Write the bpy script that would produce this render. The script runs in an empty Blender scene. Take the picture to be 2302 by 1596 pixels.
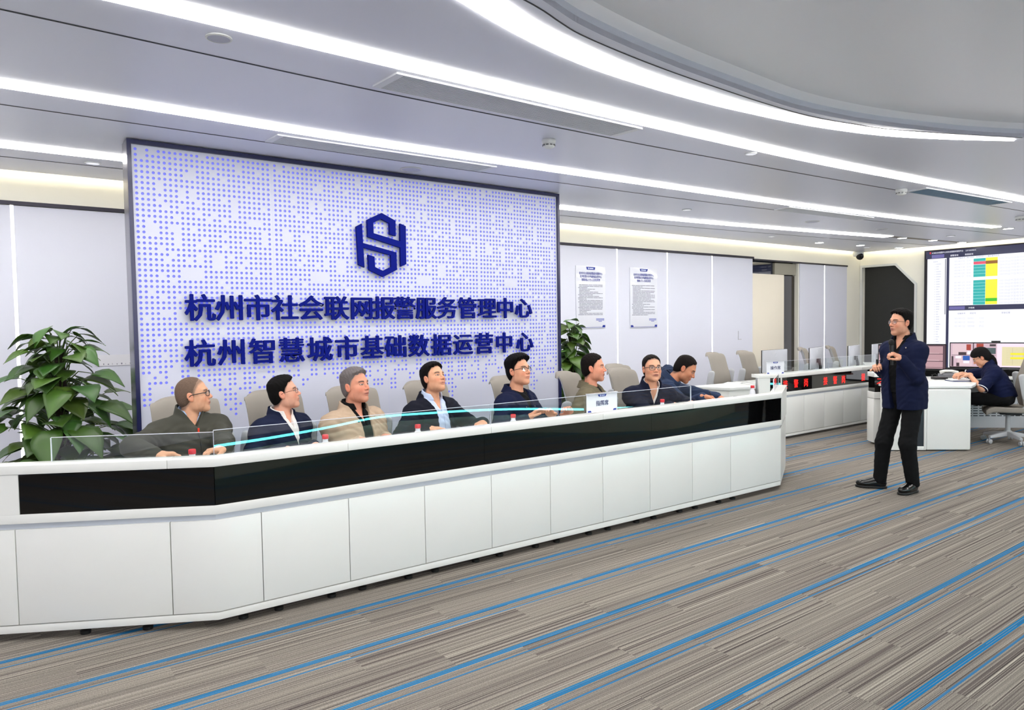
import bpy, bmesh, math, random
import numpy as np
from mathutils import Vector, Matrix

SC = bpy.context.scene
COL = SC.collection
PI = math.pi

# ------------------------------------------------------------------ camera, world, exposure
yaw, pitch, roll = [math.radians(a) for a in (37.1, 2.56, -0.83)]
fw = Vector((math.sin(yaw)*math.cos(pitch), math.cos(yaw)*math.cos(pitch), -math.sin(pitch)))
r0 = Vector((math.cos(yaw), -math.sin(yaw), 0))
u0 = r0.cross(fw)
rr = r0*math.cos(roll) + u0*math.sin(roll)
uu = -r0*math.sin(roll) + u0*math.cos(roll)
cam_d = bpy.data.cameras.new('camera')
cam = bpy.data.objects.new('camera', cam_d)
COL.objects.link(cam)
cam_d.sensor_width = 36.0
cam_d.lens = 1600.0/2302*36
cam_d.clip_start = 0.05
cam_d.clip_end = 100
M = Matrix((rr, uu, -fw)).transposed().to_4x4()
M.translation = Vector((0, 0, 1.65))
cam.matrix_world = M
SC.camera = cam

w = bpy.data.worlds.new('world')
SC.world = w
w.use_nodes = True
w.node_tree.nodes['Background'].inputs[0].default_value = (0.8, 0.85, 1.0, 1)
w.node_tree.nodes['Background'].inputs[1].default_value = 0.05

SC.view_settings.view_transform = 'Standard'
SC.view_settings.look = 'None'
SC.view_settings.gamma = 1.0
SC.view_settings.use_curve_mapping = False
SC.view_settings.exposure = 1.25
STRIP_E = 7.5        # ceiling light strips
FILL_E = 11.0        # unseen lights added behind the viewer to brighten desk and faces
COVE_E = 7.0         # warm light in the wall coves
WALL_E = 1.5         # vertical strips between the wall panels
SCREEN_E = 0.46

# ------------------------------------------------------------------ materials
def lin(c):
    out = []
    for v in c[:3]:
        v = v/255.0
        out.append(v/12.92 if v <= 0.04045 else ((v+0.055)/1.055)**2.4)
    return (out[0], out[1], out[2], 1.0)

MATS = {}
def mat(name, col, rough=0.5, metal=0.0, spec=0.5, var=0.04, scale=6.0, bump=0.0, bscale=200.0, coat=0.0):
    """principled material with a little procedural colour variation"""
    if name in MATS:
        return MATS[name]
    m = bpy.data.materials.new(name)
    m.use_nodes = True
    nt = m.node_tree
    b = nt.nodes['Principled BSDF']
    b.inputs['Roughness'].default_value = rough
    b.inputs['Metallic'].default_value = metal
    b.inputs['Specular IOR Level'].default_value = spec
    if coat:
        b.inputs['Coat Weight'].default_value = coat
        b.inputs['Coat Roughness'].default_value = 0.05
    tc = nt.nodes.new('ShaderNodeTexCoord')
    nz = nt.nodes.new('ShaderNodeTexNoise')
    nz.inputs['Scale'].default_value = scale
    nz.inputs['Detail'].default_value = 2
    nt.links.new(tc.outputs['Object'], nz.inputs['Vector'])
    mx = nt.nodes.new('ShaderNodeMix')
    mx.data_type = 'RGBA'
    c = lin(col)
    mx.inputs['A'].default_value = tuple(v*(1-var) for v in c[:3])+(1,)
    mx.inputs['B'].default_value = tuple(min(1, v*(1+var)) for v in c[:3])+(1,)
    nt.links.new(nz.outputs['Fac'], mx.inputs['Factor'])
    nt.links.new(mx.outputs['Result'], b.inputs['Base Color'])
    if bump:
        n2 = nt.nodes.new('ShaderNodeTexNoise')
        n2.inputs['Scale'].default_value = bscale
        nt.links.new(tc.outputs['Object'], n2.inputs['Vector'])
        bp = nt.nodes.new('ShaderNodeBump')
        bp.inputs['Strength'].default_value = bump
        bp.inputs['Distance'].default_value = 0.003
        nt.links.new(n2.outputs['Fac'], bp.inputs['Height'])
        nt.links.new(bp.outputs['Normal'], b.inputs['Normal'])
    MATS[name] = m
    return m

def emis(name, col, strength, base=(0.8, 0.8, 0.8)):
    if name in MATS:
        return MATS[name]
    m = bpy.data.materials.new(name)
    m.use_nodes = True
    b = m.node_tree.nodes['Principled BSDF']
    c = lin(col)
    b.inputs['Base Color'].default_value = tuple(base)+(1,)
    b.inputs['Emission Color'].default_value = c
    b.inputs['Emission Strength'].default_value = strength
    MATS[name] = m
    return m

def screenmat(name, col, k=1.0, rough=0.25):
    """a patch of a lit screen"""
    m = emis(name, col, SCREEN_E*k, base=(0.01, 0.01, 0.01))
    m.node_tree.nodes['Principled BSDF'].inputs['Roughness'].default_value = rough
    return m

def glassmat(name, tint=(0.95, 0.98, 0.98), ior=1.9):
    m = bpy.data.materials.new(name)
    m.use_nodes = True
    nt = m.node_tree
    nt.nodes.remove(nt.nodes['Principled BSDF'])
    out = nt.nodes['Material Output']
    tr = nt.nodes.new('ShaderNodeBsdfTransparent')
    tr.inputs[0].default_value = tuple(tint)+(1,)
    gl = nt.nodes.new('ShaderNodeBsdfGlossy')
    gl.inputs['Roughness'].default_value = 0.0
    fr = nt.nodes.new('ShaderNodeFresnel')
    fr.inputs['IOR'].default_value = ior
    geo = nt.nodes.new('ShaderNodeNewGeometry')
    sb = nt.nodes.new('ShaderNodeMath'); sb.operation = 'SUBTRACT'; sb.inputs[0].default_value = 1.0
    nt.links.new(geo.outputs['Backfacing'], sb.inputs[1])
    ml = nt.nodes.new('ShaderNodeMath'); ml.operation = 'MULTIPLY'
    nt.links.new(fr.outputs[0], ml.inputs[0]); nt.links.new(sb.outputs[0], ml.inputs[1])
    mx = nt.nodes.new('ShaderNodeMixShader')
    nt.links.new(ml.outputs[0], mx.inputs[0])
    nt.links.new(tr.outputs[0], mx.inputs[1])
    nt.links.new(gl.outputs[0], mx.inputs[2])
    nt.links.new(mx.outputs[0], out.inputs['Surface'])
    MATS[name] = m
    return m

# ------------------------------------------------------------------ objects
ORG = {}
def props(o, label=None, cat=None, group=None, kind=None):
    if label: o['label'] = label
    if cat: o['category'] = cat
    if group: o['group'] = group
    if kind: o['kind'] = kind
    return o

def thing(name, label, cat, loc=(0, 0, 0), group=None):
    o = bpy.data.objects.new(name, None)
    o.empty_display_size = 0.1
    COL.objects.link(o)
    o.location = loc
    ORG[o.name] = np.array(loc, float)
    return props(o, label, cat, group)

def newmesh(name, V, F, mats, parent=None, smooth=False, mi=None):
    V = np.asarray(V, float)
    off = np.zeros(3)
    if parent is not None:
        off = ORG[parent.name]
        V = V-off
    me = bpy.data.meshes.new(name)
    if isinstance(F, np.ndarray) and F.ndim == 2:
        nf, k = F.shape
        me.vertices.add(len(V))
        me.vertices.foreach_set('co', V.astype(np.float32).ravel())
        me.loops.add(nf*k)
        me.loops.foreach_set('vertex_index', F.astype(np.int32).ravel())
        me.polygons.add(nf)
        me.polygons.foreach_set('loop_start', np.arange(0, nf*k, k, dtype=np.int32))
        me.polygons.foreach_set('loop_total', np.full(nf, k, dtype=np.int32))
        me.update(calc_edges=True)
    else:
        me.from_pydata([tuple(v) for v in V], [], [tuple(f) for f in F])
        me.update()
    if not isinstance(mats, (list, tuple)):
        mats = [mats]
    for m in mats:
        me.materials.append(m)
    if mi is not None:
        me.polygons.foreach_set('material_index', np.asarray(mi, dtype=np.int32))
    if smooth:
        me.polygons.foreach_set('use_smooth', np.ones(len(me.polygons), dtype=bool))
    o = bpy.data.objects.new(name, me)
    COL.objects.link(o)
    if parent is not None:
        o.parent = parent
        ORG[o.name] = off
    else:
        ORG[o.name] = np.zeros(3)
    return o

class MB:
    def __init__(s):
        s.v = []; s.f = []; s.m = []; s.cur = 0
    def add(s, vs, fs):
        n = len(s.v)
        s.v.extend([tuple(float(c) for c in v) for v in vs])
        for f in fs:
            s.f.append(tuple(i+n for i in f)); s.m.append(s.cur)
        return s
    def box(s, lo, hi):
        x0, y0, z0 = lo; x1, y1, z1 = hi
        return s.add([(x0,y0,z0),(x1,y0,z0),(x1,y1,z0),(x0,y1,z0),(x0,y0,z1),(x1,y0,z1),(x1,y1,z1),(x0,y1,z1)],
            [(0,3,2,1),(4,5,6,7),(0,1,5,4),(1,2,6,5),(2,3,7,6),(3,0,4,7)])
    def obox(s, c, ax, ay, az, hx, hy, hz):
        c = Vector(c); ax = Vector(ax).normalized(); ay = Vector(ay).normalized(); az = Vector(az).normalized()
        vs = []
        for z in (-1, 1):
            for x, y in ((-1,-1),(1,-1),(1,1),(-1,1)):
                vs.append(c+ax*hx*x+ay*hy*y+az*hz*z)
        return s.add(vs, [(0,3,2,1),(4,5,6,7),(0,1,5,4),(1,2,6,5),(2,3,7,6),(3,0,4,7)])
    def prism(s, poly, z0, z1):
        n = len(poly)
        a = sum(poly[i][0]*poly[(i+1)%n][1]-poly[(i+1)%n][0]*poly[i][1] for i in range(n))
        if a < 0: poly = poly[::-1]
        vs = [(p[0], p[1], z0) for p in poly]+[(p[0], p[1], z1) for p in poly]
        fs = [tuple(range(n-1, -1, -1)), tuple(range(n, 2*n))]
        for i in range(n):
            j = (i+1) % n
            fs.append((i, j, j+n, i+n))
        return s.add(vs, fs)
    def extr(s, pts2, o, ax, ay, d):
        """polygon in the plane (o, ax, ay), pushed along d"""
        o = Vector(o); ax = Vector(ax); ay = Vector(ay); d = Vector(d)
        n = len(pts2)
        a = [o+ax*p[0]+ay*p[1] for p in pts2]
        vs = a+[p+d for p in a]
        fs = [tuple(range(n)), tuple(range(2*n-1, n-1, -1))]
        for i in range(n):
            j = (i+1) % n
            fs.append((j, i, i+n, j+n))
        return s.add(vs, fs)
    def tube(s, pts, r, seg=8, caps=True):
        pts = [Vector(p) for p in pts]
        n = len(pts)
        rs = r if isinstance(r, (list, tuple)) else [r]*n
        up = Vector((0, 0, 1))
        t0 = (pts[1]-pts[0]).normalized()
        if abs(t0.dot(up)) > 0.95: up = Vector((1, 0, 0))
        side = t0.cross(up).normalized()
        vs = []; fs = []
        for i in range(n):
            t = (pts[min(i+1, n-1)]-pts[max(i-1, 0)])
            if t.length < 1e-9: t = t0
            t.normalize()
            side = (side-t*side.dot(t)).normalized()
            nn = t.cross(side)
            for k in range(seg):
                a = 2*PI*k/seg
                vs.append(pts[i]+(side*math.cos(a)+nn*math.sin(a))*rs[i])
        for i in range(n-1):
            for k in range(seg):
                k2 = (k+1) % seg
                fs.append((i*seg+k, i*seg+k2, (i+1)*seg+k2, (i+1)*seg+k))
        if caps:
            fs.append(tuple(range(seg-1, -1, -1)))
            fs.append(tuple((n-1)*seg+k for k in range(seg)))
        return s.add(vs, fs)
    def lathe(s, prof, c=(0, 0, 0), seg=20, axis=(0, 0, 1)):
        """profile of (radius, height) about the axis through c"""
        ax = Vector(axis).normalized(); c = Vector(c)
        a = ax.orthogonal().normalized(); b = ax.cross(a)
        vs = []; fs = []
        for r, h in prof:
            for k in range(seg):
                t = 2*PI*k/seg
                vs.append(c+ax*h+(a*math.cos(t)+b*math.sin(t))*max(r, 1e-4))
        n = len(prof)
        for i in range(n-1):
            for k in range(seg):
                k2 = (k+1) % seg
                fs.append((i*seg+k, i*seg+k2, (i+1)*seg+k2, (i+1)*seg+k))
        fs.append(tuple(range(seg-1, -1, -1)))
        fs.append(tuple((n-1)*seg+k for k in range(seg)))
        return s.add(vs, fs)
    def ell(s, c, r, seg=16, rings=10, R=None):
        vs = []; fs = []
        c = Vector(c)
        for i in range(1, rings):
            a = PI*i/rings
            for k in range(seg):
                t = 2*PI*k/seg
                q = Vector((r[0]*math.sin(a)*math.cos(t), r[1]*math.sin(a)*math.sin(t), r[2]*math.cos(a)))
                if R is not None: q = R @ q
                vs.append(c+q)
        top = Vector((0, 0, r[2])); bot = Vector((0, 0, -r[2]))
        if R is not None: top = R @ top; bot = R @ bot
        vs += [c+top, c+bot]
        T = len(vs)-2
        for i in range(rings-2):
            for k in range(seg):
                k2 = (k+1) % seg
                fs.append((i*seg+k, (i+1)*seg+k, (i+1)*seg+k2, i*seg+k2))
        for k in range(seg):
            k2 = (k+1) % seg
            fs.append((T, k, k2)); fs.append((T+1, (rings-2)*seg+k2, (rings-2)*seg+k))
        return s.add(vs, fs)
    def grid(s, fn, nu, nv, close=False):
        vs = [fn(i/(nu-1), j/(nv-1)) for j in range(nv) for i in range(nu)]
        fs = [(j*nu+i, j*nu+i+1, (j+1)*nu+i+1, (j+1)*nu+i) for j in range(nv-1) for i in range(nu-1)]
        return s.add(vs, fs)
    def text(s, body, o, ax, ay, size, extrude=0.0, bold=0.0, align='LEFT', sx=1.0):
        """raised lettering laid out from o along ax"""
        c = bpy.data.curves.new('lettering', 'FONT')
        c.body = body; c.size = 1.0; c.extrude = extrude/size; c.offset = bold
        c.resolution_u = 2; c.align_x = align
        t = bpy.data.objects.new('lettering', c)
        COL.objects.link(t)
        dg = bpy.context.evaluated_depsgraph_get()
        me = bpy.data.meshes.new_from_object(t.evaluated_get(dg))
        o = Vector(o); ax = Vector(ax); ay = Vector(ay); az = ax.cross(ay)
        vs = [o+ax*(v.co.x*size*sx)+ay*(v.co.y*size)+az*(v.co.z*size) for v in me.vertices]
        s.add(vs, [tuple(p.vertices) for p in me.polygons])
        bpy.data.objects.remove(t); bpy.data.curves.remove(c); bpy.data.meshes.remove(me)
        return s
    def build(s, name, mats, parent=None, smooth=False, bevel=0.0, seg=2, local=False):
        V = np.array(s.v)
        if local and parent is not None:
            V = V+ORG[parent.name]
        o = newmesh(name, V, s.f, mats, parent, smooth, s.m if isinstance(mats, (list, tuple)) and len(mats) > 1 else None)
        if bevel:
            bm = bmesh.new(); bm.from_mesh(o.data)
            bmesh.ops.recalc_face_normals(bm, faces=bm.faces)
            ed = [e for e in bm.edges if len(e.link_faces) == 2 and e.calc_face_angle(0) > 0.5]
            bmesh.ops.bevel(bm, geom=ed, offset=bevel, segments=seg, affect='EDGES', profile=0.6)
            bm.to_mesh(o.data); bm.free()
            o.data.polygons.foreach_set('use_smooth', np.ones(len(o.data.polygons), dtype=bool))
            try:
                o.data.set_sharp_from_angle(angle=math.radians(35))
            except Exception:
                pass
        elif smooth:
            try:
                o.data.set_sharp_from_angle(angle=math.radians(50))
            except Exception:
                pass
        return o

def recalc(o):
    bm = bmesh.new(); bm.from_mesh(o.data)
    bmesh.ops.recalc_face_normals(bm, faces=bm.faces)
    bm.to_mesh(o.data); bm.free()
    return o

def copy_tree(o, loc, rotz, label, cat=None, group=None):
    r = o.copy(); COL.objects.link(r)
    r.location = loc; r.rotation_euler = (0, 0, rotz)
    r['label'] = label
    if group: r['group'] = group
    for ch in list(o.children):
        c = ch.copy(); COL.objects.link(c); c.parent = r
        for g in list(ch.children):
            d = g.copy(); COL.objects.link(d); d.parent = c
    return r

random.seed(7)
rng = np.random.default_rng(11)
# ================================================================== the room
WHITE = mat('white_lacquer', (228, 229, 226), rough=0.22, spec=0.5, var=0.01)
WHITE2 = mat('white_lacquer_dull', (215, 217, 216), rough=0.4, var=0.01)
BLACKG = mat('black_glass', (6, 6, 7), rough=0.03, spec=0.5, var=0.0)
DARK = mat('dark_plastic', (28, 28, 30), rough=0.4)
CEILM = mat('ceiling_paint', (228, 230, 243), rough=0.35, spec=0.4, var=0.015, scale=1.2)
WALLM = mat('wall_panel_paint', (217, 219, 233), rough=0.45, var=0.012, scale=1.5)
WALLU = mat('wall_upper_paint', (238, 236, 226), rough=0.6, var=0.01)
SEAM = mat('seam_black', (20, 20, 26), rough=0.6)
BRONZE = mat('dark_trim', (32, 30, 42), rough=0.3, metal=0.6)
STRIP = emis('light_strip_lens', (255, 252, 245), STRIP_E)
FILL_LENS = emis('added_fill_lens', (255, 252, 245), FILL_E)
COVE = emis('cove_light_lens', (255, 246, 220), COVE_E)
WSTRIP = emis('wall_strip_lens', (255, 253, 250), WALL_E)

ZC = 3.06
YW = 7.85     # back wall
XR = 15.5     # right wall
XL, YF = -4.2, -7.5

# ---- carpet
def carpet():
    m = bpy.data.materials.new('striped_carpet'); m.use_nodes = True
    nt = m.node_tree; N = nt.nodes; L = nt.links
    b = N['Principled BSDF']; b.inputs['Roughness'].default_value = 0.95
    b.inputs['Specular IOR Level'].default_value = 0.1
    tc = N.new('ShaderNodeTexCoord')
    mp = N.new('ShaderNodeMapping'); mp.inputs['Rotation'].default_value = (0, 0, math.radians(0.5))
    L.new(tc.outputs['Object'], mp.inputs['Vector'])
    sp = N.new('ShaderNodeSeparateXYZ'); L.new(mp.outputs[0], sp.inputs[0])
    def math_(op, a, bb=None, c=None):
        n = N.new('ShaderNodeMath'); n.operation = op
        for i, v in enumerate((a, bb, c)):
            if v is None: continue
            if isinstance(v, (int, float)): n.inputs[i].default_value = v
            else: L.new(v, n.inputs[i])
        return n.outputs[0]
    x, y = sp.outputs[0], sp.outputs[1]
    PER = 0.485
    yy = math_('SUBTRACT', y, 1.404)
    row = math_('FLOOR', math_('DIVIDE', yy, PER/2))
    tx = math_('FLOOR', math_('ADD', x, math_('MULTIPLY', row, 0.37)))
    cv = N.new('ShaderNodeCombineXYZ'); L.new(row, cv.inputs[0]); L.new(tx, cv.inputs[1])
    wn = N.new('ShaderNodeTexWhiteNoise'); wn.noise_dimensions = '2D'; L.new(cv.outputs[0], wn.inputs['Vector'])
    off = math_('MULTIPLY', wn.outputs['Value'], 30.0)
    v2 = N.new('ShaderNodeCombineXYZ')
    L.new(math_('ADD', math_('MULTIPLY', x, 0.25), off), v2.inputs[0])
    L.new(math_('MULTIPLY', y, 140.0), v2.inputs[1])
    nz = N.new('ShaderNodeTexNoise'); nz.noise_dimensions = '2D'
    nz.inputs['Scale'].default_value = 1.0; nz.inputs['Detail'].default_value = 3.0; nz.inputs['Roughness'].default_value = 0.65
    L.new(v2.outputs[0], nz.inputs['Vector'])
    cr = N.new('ShaderNodeValToRGB'); e = cr.color_ramp.elements
    cols = [(0.28, (54, 48, 49)), (0.37, (92, 84, 81)), (0.46, (120, 114, 108)), (0.55, (136, 130, 121)), (0.64, (148, 142, 132)), (0.74, (182, 175, 163))]
    e[0].position = cols[0][0]; e[0].color = lin(cols[0][1])
    e[1].position = cols[-1][0]; e[1].color = lin(cols[-1][1])
    for p, c in cols[1:-1]:
        q = e.new(p); q.color = lin(c)
    L.new(nz.outputs['Fac'], cr.inputs[0])
    # short flecks of the loop pile
    v3 = N.new('ShaderNodeCombineXYZ')
    L.new(math_('MULTIPLY', x, 160.0), v3.inputs[0]); L.new(math_('MULTIPLY', y, 260.0), v3.inputs[1])
    n3 = N.new('ShaderNodeTexNoise'); n3.noise_dimensions = '2D'; n3.inputs['Scale'].default_value = 1.0
    L.new(v3.outputs[0], n3.inputs['Vector'])
    fl = N.new('ShaderNodeMix'); fl.data_type = 'RGBA'; fl.blend_type = 'MULTIPLY'
    fl.inputs['Factor'].default_value = 1.0
    mr = N.new('ShaderNodeMapRange'); mr.inputs['From Min'].default_value = 0.3; mr.inputs['From Max'].default_value = 0.7
    mr.inputs['To Min'].default_value = 0.75; mr.inputs['To Max'].default_value = 1.2
    L.new(n3.outputs['Fac'], mr.inputs['Value'])
    L.new(cr.outputs[0], fl.inputs['A']); L.new(mr.outputs[0], fl.inputs['B'])
    # blue lines, one broad and one thin in every width of the carpet
    ph = math_('FRACT', math_('ADD', math_('DIVIDE', yy, PER), 0.5))
    d = math_('MULTIPLY', math_('ABSOLUTE', math_('SUBTRACT', ph, 0.5)), PER)
    thick = math_('LESS_THAN', d, 0.018)
    inner = math_('FRACT', math_('MULTIPLY', math_('ADD', ph, 0.002), PER/0.0125))
    gap = math_('GREATER_THAN', inner, 0.16)
    thick = math_('MULTIPLY', thick, gap)
    d2 = math_('MULTIPLY', math_('ABSOLUTE', math_('SUBTRACT', ph, 0.5-0.074/PER)), PER)
    thin = math_('MULTIPLY', math_('LESS_THAN', d2, 0.006), 0.85)
    bl = math_('MAXIMUM', thick, thin)
    mx = N.new('ShaderNodeMix'); mx.data_type = 'RGBA'
    L.new(bl, mx.inputs['Factor']); L.new(fl.outputs['Result'], mx.inputs['A'])
    mx.inputs['B'].default_value = lin((22, 108, 158))
    L.new(mx.outputs['Result'], b.inputs['Base Color'])
    bp = N.new('ShaderNodeBump'); bp.inputs['Strength'].default_value = 0.35; bp.inputs['Distance'].default_value = 0.003
    L.new(n3.outputs['Fac'], bp.inputs['Height']); L.new(bp.outputs[0], b.inputs['Normal'])
    return m

props(MB().box((XL-0.2, YF-0.2, -0.12), (XR+0.3, 9.6, 0.0)).build('floor', carpet()), 'carpet floor with grey brown lines and blue stripes', 'floor', kind='structure')

# ---- ceiling: a flat sheet with a round raised field in its middle
RIM = [(2.04, 2.44), (2.43, 2.55), (3.08, 2.635), (3.73, 2.675), (4.30, 2.70), (4.74, 2.675), (5.2, 2.60), (5.635, 2.49), (6.2, 2.31), (6.69, 2.09), (7.35, 1.72),
       (8.0, 1.15), (8.45, 0.4), (8.65, -0.6), (8.5, -1.8), (7.9, -3.0), (6.9, -4.0), (5.4, -4.7), (3.8, -4.95), (2.1, -4.7), (0.6, -4.0), (-0.5, -2.9),
       (-1.1, -1.6), (-1.2, -0.3), (-0.8, 0.8), (0.0, 1.6), (1.0, 2.1)]
def cmull(pts, n=6, closed=True):
    out = []
    N_ = len(pts)
    for i in range(N_ if closed else N_-1):
        p = [Vector((pts[(i+k) % N_] if closed else pts[min(max(i+k, 0), N_-1)]) ) for k in (-1, 0, 1, 2)]
        for j in range(n):
            t = j/n
            out.append(tuple(0.5*((2*p[1])+(p[2]-p[0])*t+(2*p[0]-5*p[1]+4*p[2]-p[3])*t*t+(3*p[1]-p[0]-3*p[2]+p[3])*t**3)))
    if not closed: out.append(tuple(pts[-1]))
    return out
RIMS = cmull(RIM, 5)
def offset_loop(loop, d):
    n = len(loop); out = []
    for i in range(n):
        a = Vector(loop[i-1]); c = Vector(loop[(i+1) % n]); t = (c-a).normalized()
        out.append((loop[i][0]-t.y*d, loop[i][1]+t.x*d))
    return out

bm = bmesh.new()
outer = [(XL, YF), (15.3, YF), (15.3, 7.70), (XL, 7.70)]
ov = [bm.verts.new((x, y, ZC)) for x, y in outer]
iv = [bm.verts.new((x, y, ZC)) for x, y in RIMS]
eds = [bm.edges.new((ov[i], ov[(i+1) % 4])) for i in range(4)]+[bm.edges.new((iv[i], iv[(i+1) % len(iv)])) for i in range(len(iv))]
bmesh.ops.triangle_fill(bm, use_beauty=True, edges=eds)
for f in list(bm.faces):
    c = f.calc_center_median()
    inside = False; px, py = c.x, c.y
    for i in range(len(RIMS)):
        x1, y1 = RIMS[i]; x2, y2 = RIMS[i-1]
        if (y1 > py) != (y2 > py) and px < (x2-x1)*(py-y1)/(y2-y1)+x1: inside = not inside
    if inside: bm.faces.remove(f)
ext = bmesh.ops.extrude_face_region(bm, geom=list(bm.faces))
for v in [g for g in ext['geom'] if isinstance(g, bmesh.types.BMVert)]: v.co.z += 0.03
bmesh.ops.recalc_face_normals(bm, faces=bm.faces)
me = bpy.data.meshes.new('ceiling'); bm.to_mesh(me); bm.free(); me.materials.append(CEILM)
ceil = bpy.data.objects.new('ceiling', me); COL.objects.link(ceil)
props(ceil, 'pale grey flat ceiling around the round raised field', 'ceiling', kind='structure')
ORG[ceil.name] = np.zeros(3)

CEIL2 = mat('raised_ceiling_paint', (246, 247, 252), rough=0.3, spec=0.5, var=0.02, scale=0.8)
m_ = MB()
inner = offset_loop(RIMS, 0.0)
n = len(RIMS)
m_.add([(x, y, ZC-0.001) for x, y in inner]+[(x, y, ZC+0.065) for x, y in inner], [(i, (i+1) % n, (i+1) % n+n, i+n) for i in range(n)])
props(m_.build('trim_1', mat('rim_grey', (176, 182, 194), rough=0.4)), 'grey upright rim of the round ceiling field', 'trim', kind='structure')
m_ = MB()
inn2 = offset_loop(RIMS, -0.07)
m_.add([(x, y, ZC+0.065) for x, y in inner]+[(x, y, ZC+0.09) for x, y in inn2], [(i, (i+1) % n, (i+1) % n+n, i+n) for i in range(n)])
m_.add([(x, y, ZC+0.09) for x, y in inn2], [tuple(range(n-1, -1, -1))])
m_.add([(x, y, ZC+0.16) for x, y in inner], [tuple(range(n))])
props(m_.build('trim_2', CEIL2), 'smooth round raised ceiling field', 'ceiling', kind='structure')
props(MB().box((XL-0.2, YF-0.2, 3.42), (XR+0.3, YW+0.3, 3.5)).build('trim_3', WALLU), 'soffit slab above the ceiling', 'ceiling', kind='structure')

# ---- walls
def cbox(lo, hi): return MB().box(lo, hi)
wb = MB()
OX0, OX1 = 11.545, 13.07
for a, b2 in ((XL, OX0), (OX1, XR+0.2)):
    wb.box((a, YW, 0), (b2, YW+0.12, 3.42))
wb.box((OX0, YW, 2.76), (OX1, YW+0.12, 3.42))
props(wb.build('wall_back', WALLU), 'pale back wall behind the dotted display wall', 'wall', kind='structure')
# panels of the back wall, standing slightly proud of it
edges = [-3.2, -2.03, -0.86, 0.32, 1.50, 2.67, 3.84, 5.01, 6.78, 7.985, 9.151, 10.328, 11.53]
pn = MB()
for a, b2 in zip(edges[:-1], edges[1:]):
    pn.box((a+0.012, YW-0.02, 0.0), (b2-0.012, YW-0.001, 2.77))
for a, b2 in ((13.085, 14.015), (14.015, 14.92)):
    pn.box((a+0.012, YW-0.02, 0.0), (b2-0.012, YW-0.001, 2.755))
props(pn.build('trim_4', WALLM), 'pale lilac wall panels of the back wall', 'wall', kind='structure')
tr = MB().box((XL, YW-0.035, 2.775), (OX0, YW-0.001, 2.81)).box((OX0, YW-0.035, 2.745), (14.92, YW-0.001, 2.775))
props(tr.build('trim_5', BRONZE), 'dark metal rail above the wall panels', 'trim', kind='structure')
for i, x in enumerate((-0.86, 0.32, 6.78, 7.985, 9.151, 10.328, 14.015)):
    zt = 2.77 if x < 12 else 2.755
    o = MB().box((x-0.0125, YW-0.0208, 0.02), (x+0.0125, YW-0.001, zt)).build('wall_light_strip', WSTRIP)
    lab = ['vertical light strip of the back wall outside the frame at far left', 'vertical light strip behind the large plant at left', 'vertical light strip beside the display wall and small plant',
           'vertical light strip between the two notice boards', 'vertical light strip right of the second notice board', 'vertical light strip nearest the wall opening, behind the empty chair',
           'vertical light strip beyond the opening, left of the dark doorway'][i]
    props(o, lab, 'light', group='vertical light strips of the back wall')
props(MB().box((XL-0.12, YF, 0), (XL, YW+0.1, 3.42)).build('wall_left', WALLM), 'left end wall', 'wall', kind='structure')
props(MB().box((XL-0.12, YF-0.12, 0), (XR+0.2, YF, 3.42)).build('wall_front', WALLM), 'wall behind the viewer', 'wall', kind='structure')
# right wall with a chamfered doorway
DY0, DY1, DCH, DZ1, DZ2 = 6.71, 7.79, 7.10, 2.33, 2.745
wr = MB()
wr.box((XR, YF, 0), (XR+0.12, DY0, 3.42))
wr.box((XR, DY1, 0), (XR+0.12, YW+0.12, 3.42))
wr.box((XR, DY0, DZ2), (XR+0.12, DY1, 3.42))
wr.extr([(DY0, DZ1), (DY0, DZ2), (DCH, DZ2)], (XR, 0, 0), (0, 1, 0), (0, 0, 1), (0.12, 0, 0))
props(wr.build('wall_right', WALLU), 'right wall carrying the video wall', 'wall', kind='structure')
dr = MB().box((XR+0.10, DY0-0.05, 0), (XR+0.14, DY1+0.05, DZ2+0.05))
props(dr.build('door_1', mat('black_door', (30, 32, 30), rough=0.5)), 'dark doorway with one cut off corner', 'door', kind='structure')
fr = MB()
fo = [(DY1+0.05, 0), (DY1+0.05, DZ2+0.045), (DCH-0.02, DZ2+0.045), (DY0-0.045, DZ1+0.02), (DY0-0.045, 0)]
fi = [(DY1, 0), (DY1, DZ2), (DCH, DZ2), (DY0, DZ1), (DY0, 0)]
for i in range(4):
    fr.extr([fo[i], fo[i+1], fi[i+1], fi[i]], (XR-0.025, 0, 0), (0, 1, 0), (0, 0, 1), (0.024, 0, 0))
props(fr.build('trim_6', WHITE2), 'white frame around the chamfered doorway', 'trim', kind='structure')

# alcove behind the opening in the back wall
al = MB().box((OX0-0.1, 9.3, 0), (OX1+0.6, 9.4, 3.0)).box((OX0-0.12, YW+0.12, 0), (OX0-0.02, 9.3, 3.0)).box((OX1+0.5, YW+0.12, 0), (OX1+0.6, 9.3, 3.0)).box((OX0-0.12, YW+0.12, 2.95), (OX1+0.6, 9.4, 3.05))
props(al.build('wall_alcove', mat('alcove_brown', (88, 76, 62), rough=0.5)), 'brown passage behind the opening', 'wall', kind='structure')
CREAM = mat('cream_board', (232, 224, 208), rough=0.5, var=0.01)
props(MB().box((OX0+0.02, YW+0.02, 0), (12.61, YW+0.07, 2.51)).build('door_2', CREAM, bevel=0.006), 'cream sliding door half across the opening', 'door', kind='structure')
props(MB().box((12.615, YW+0.07, 0), (13.05, YW+0.085, 2.50)).build('window_1', mat('smoked_glass', (34, 27, 22), rough=0.04, spec=0.6, var=0.3, scale=2.0)), 'smoked glass pane beside the cream door', 'window', kind='structure')
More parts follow.
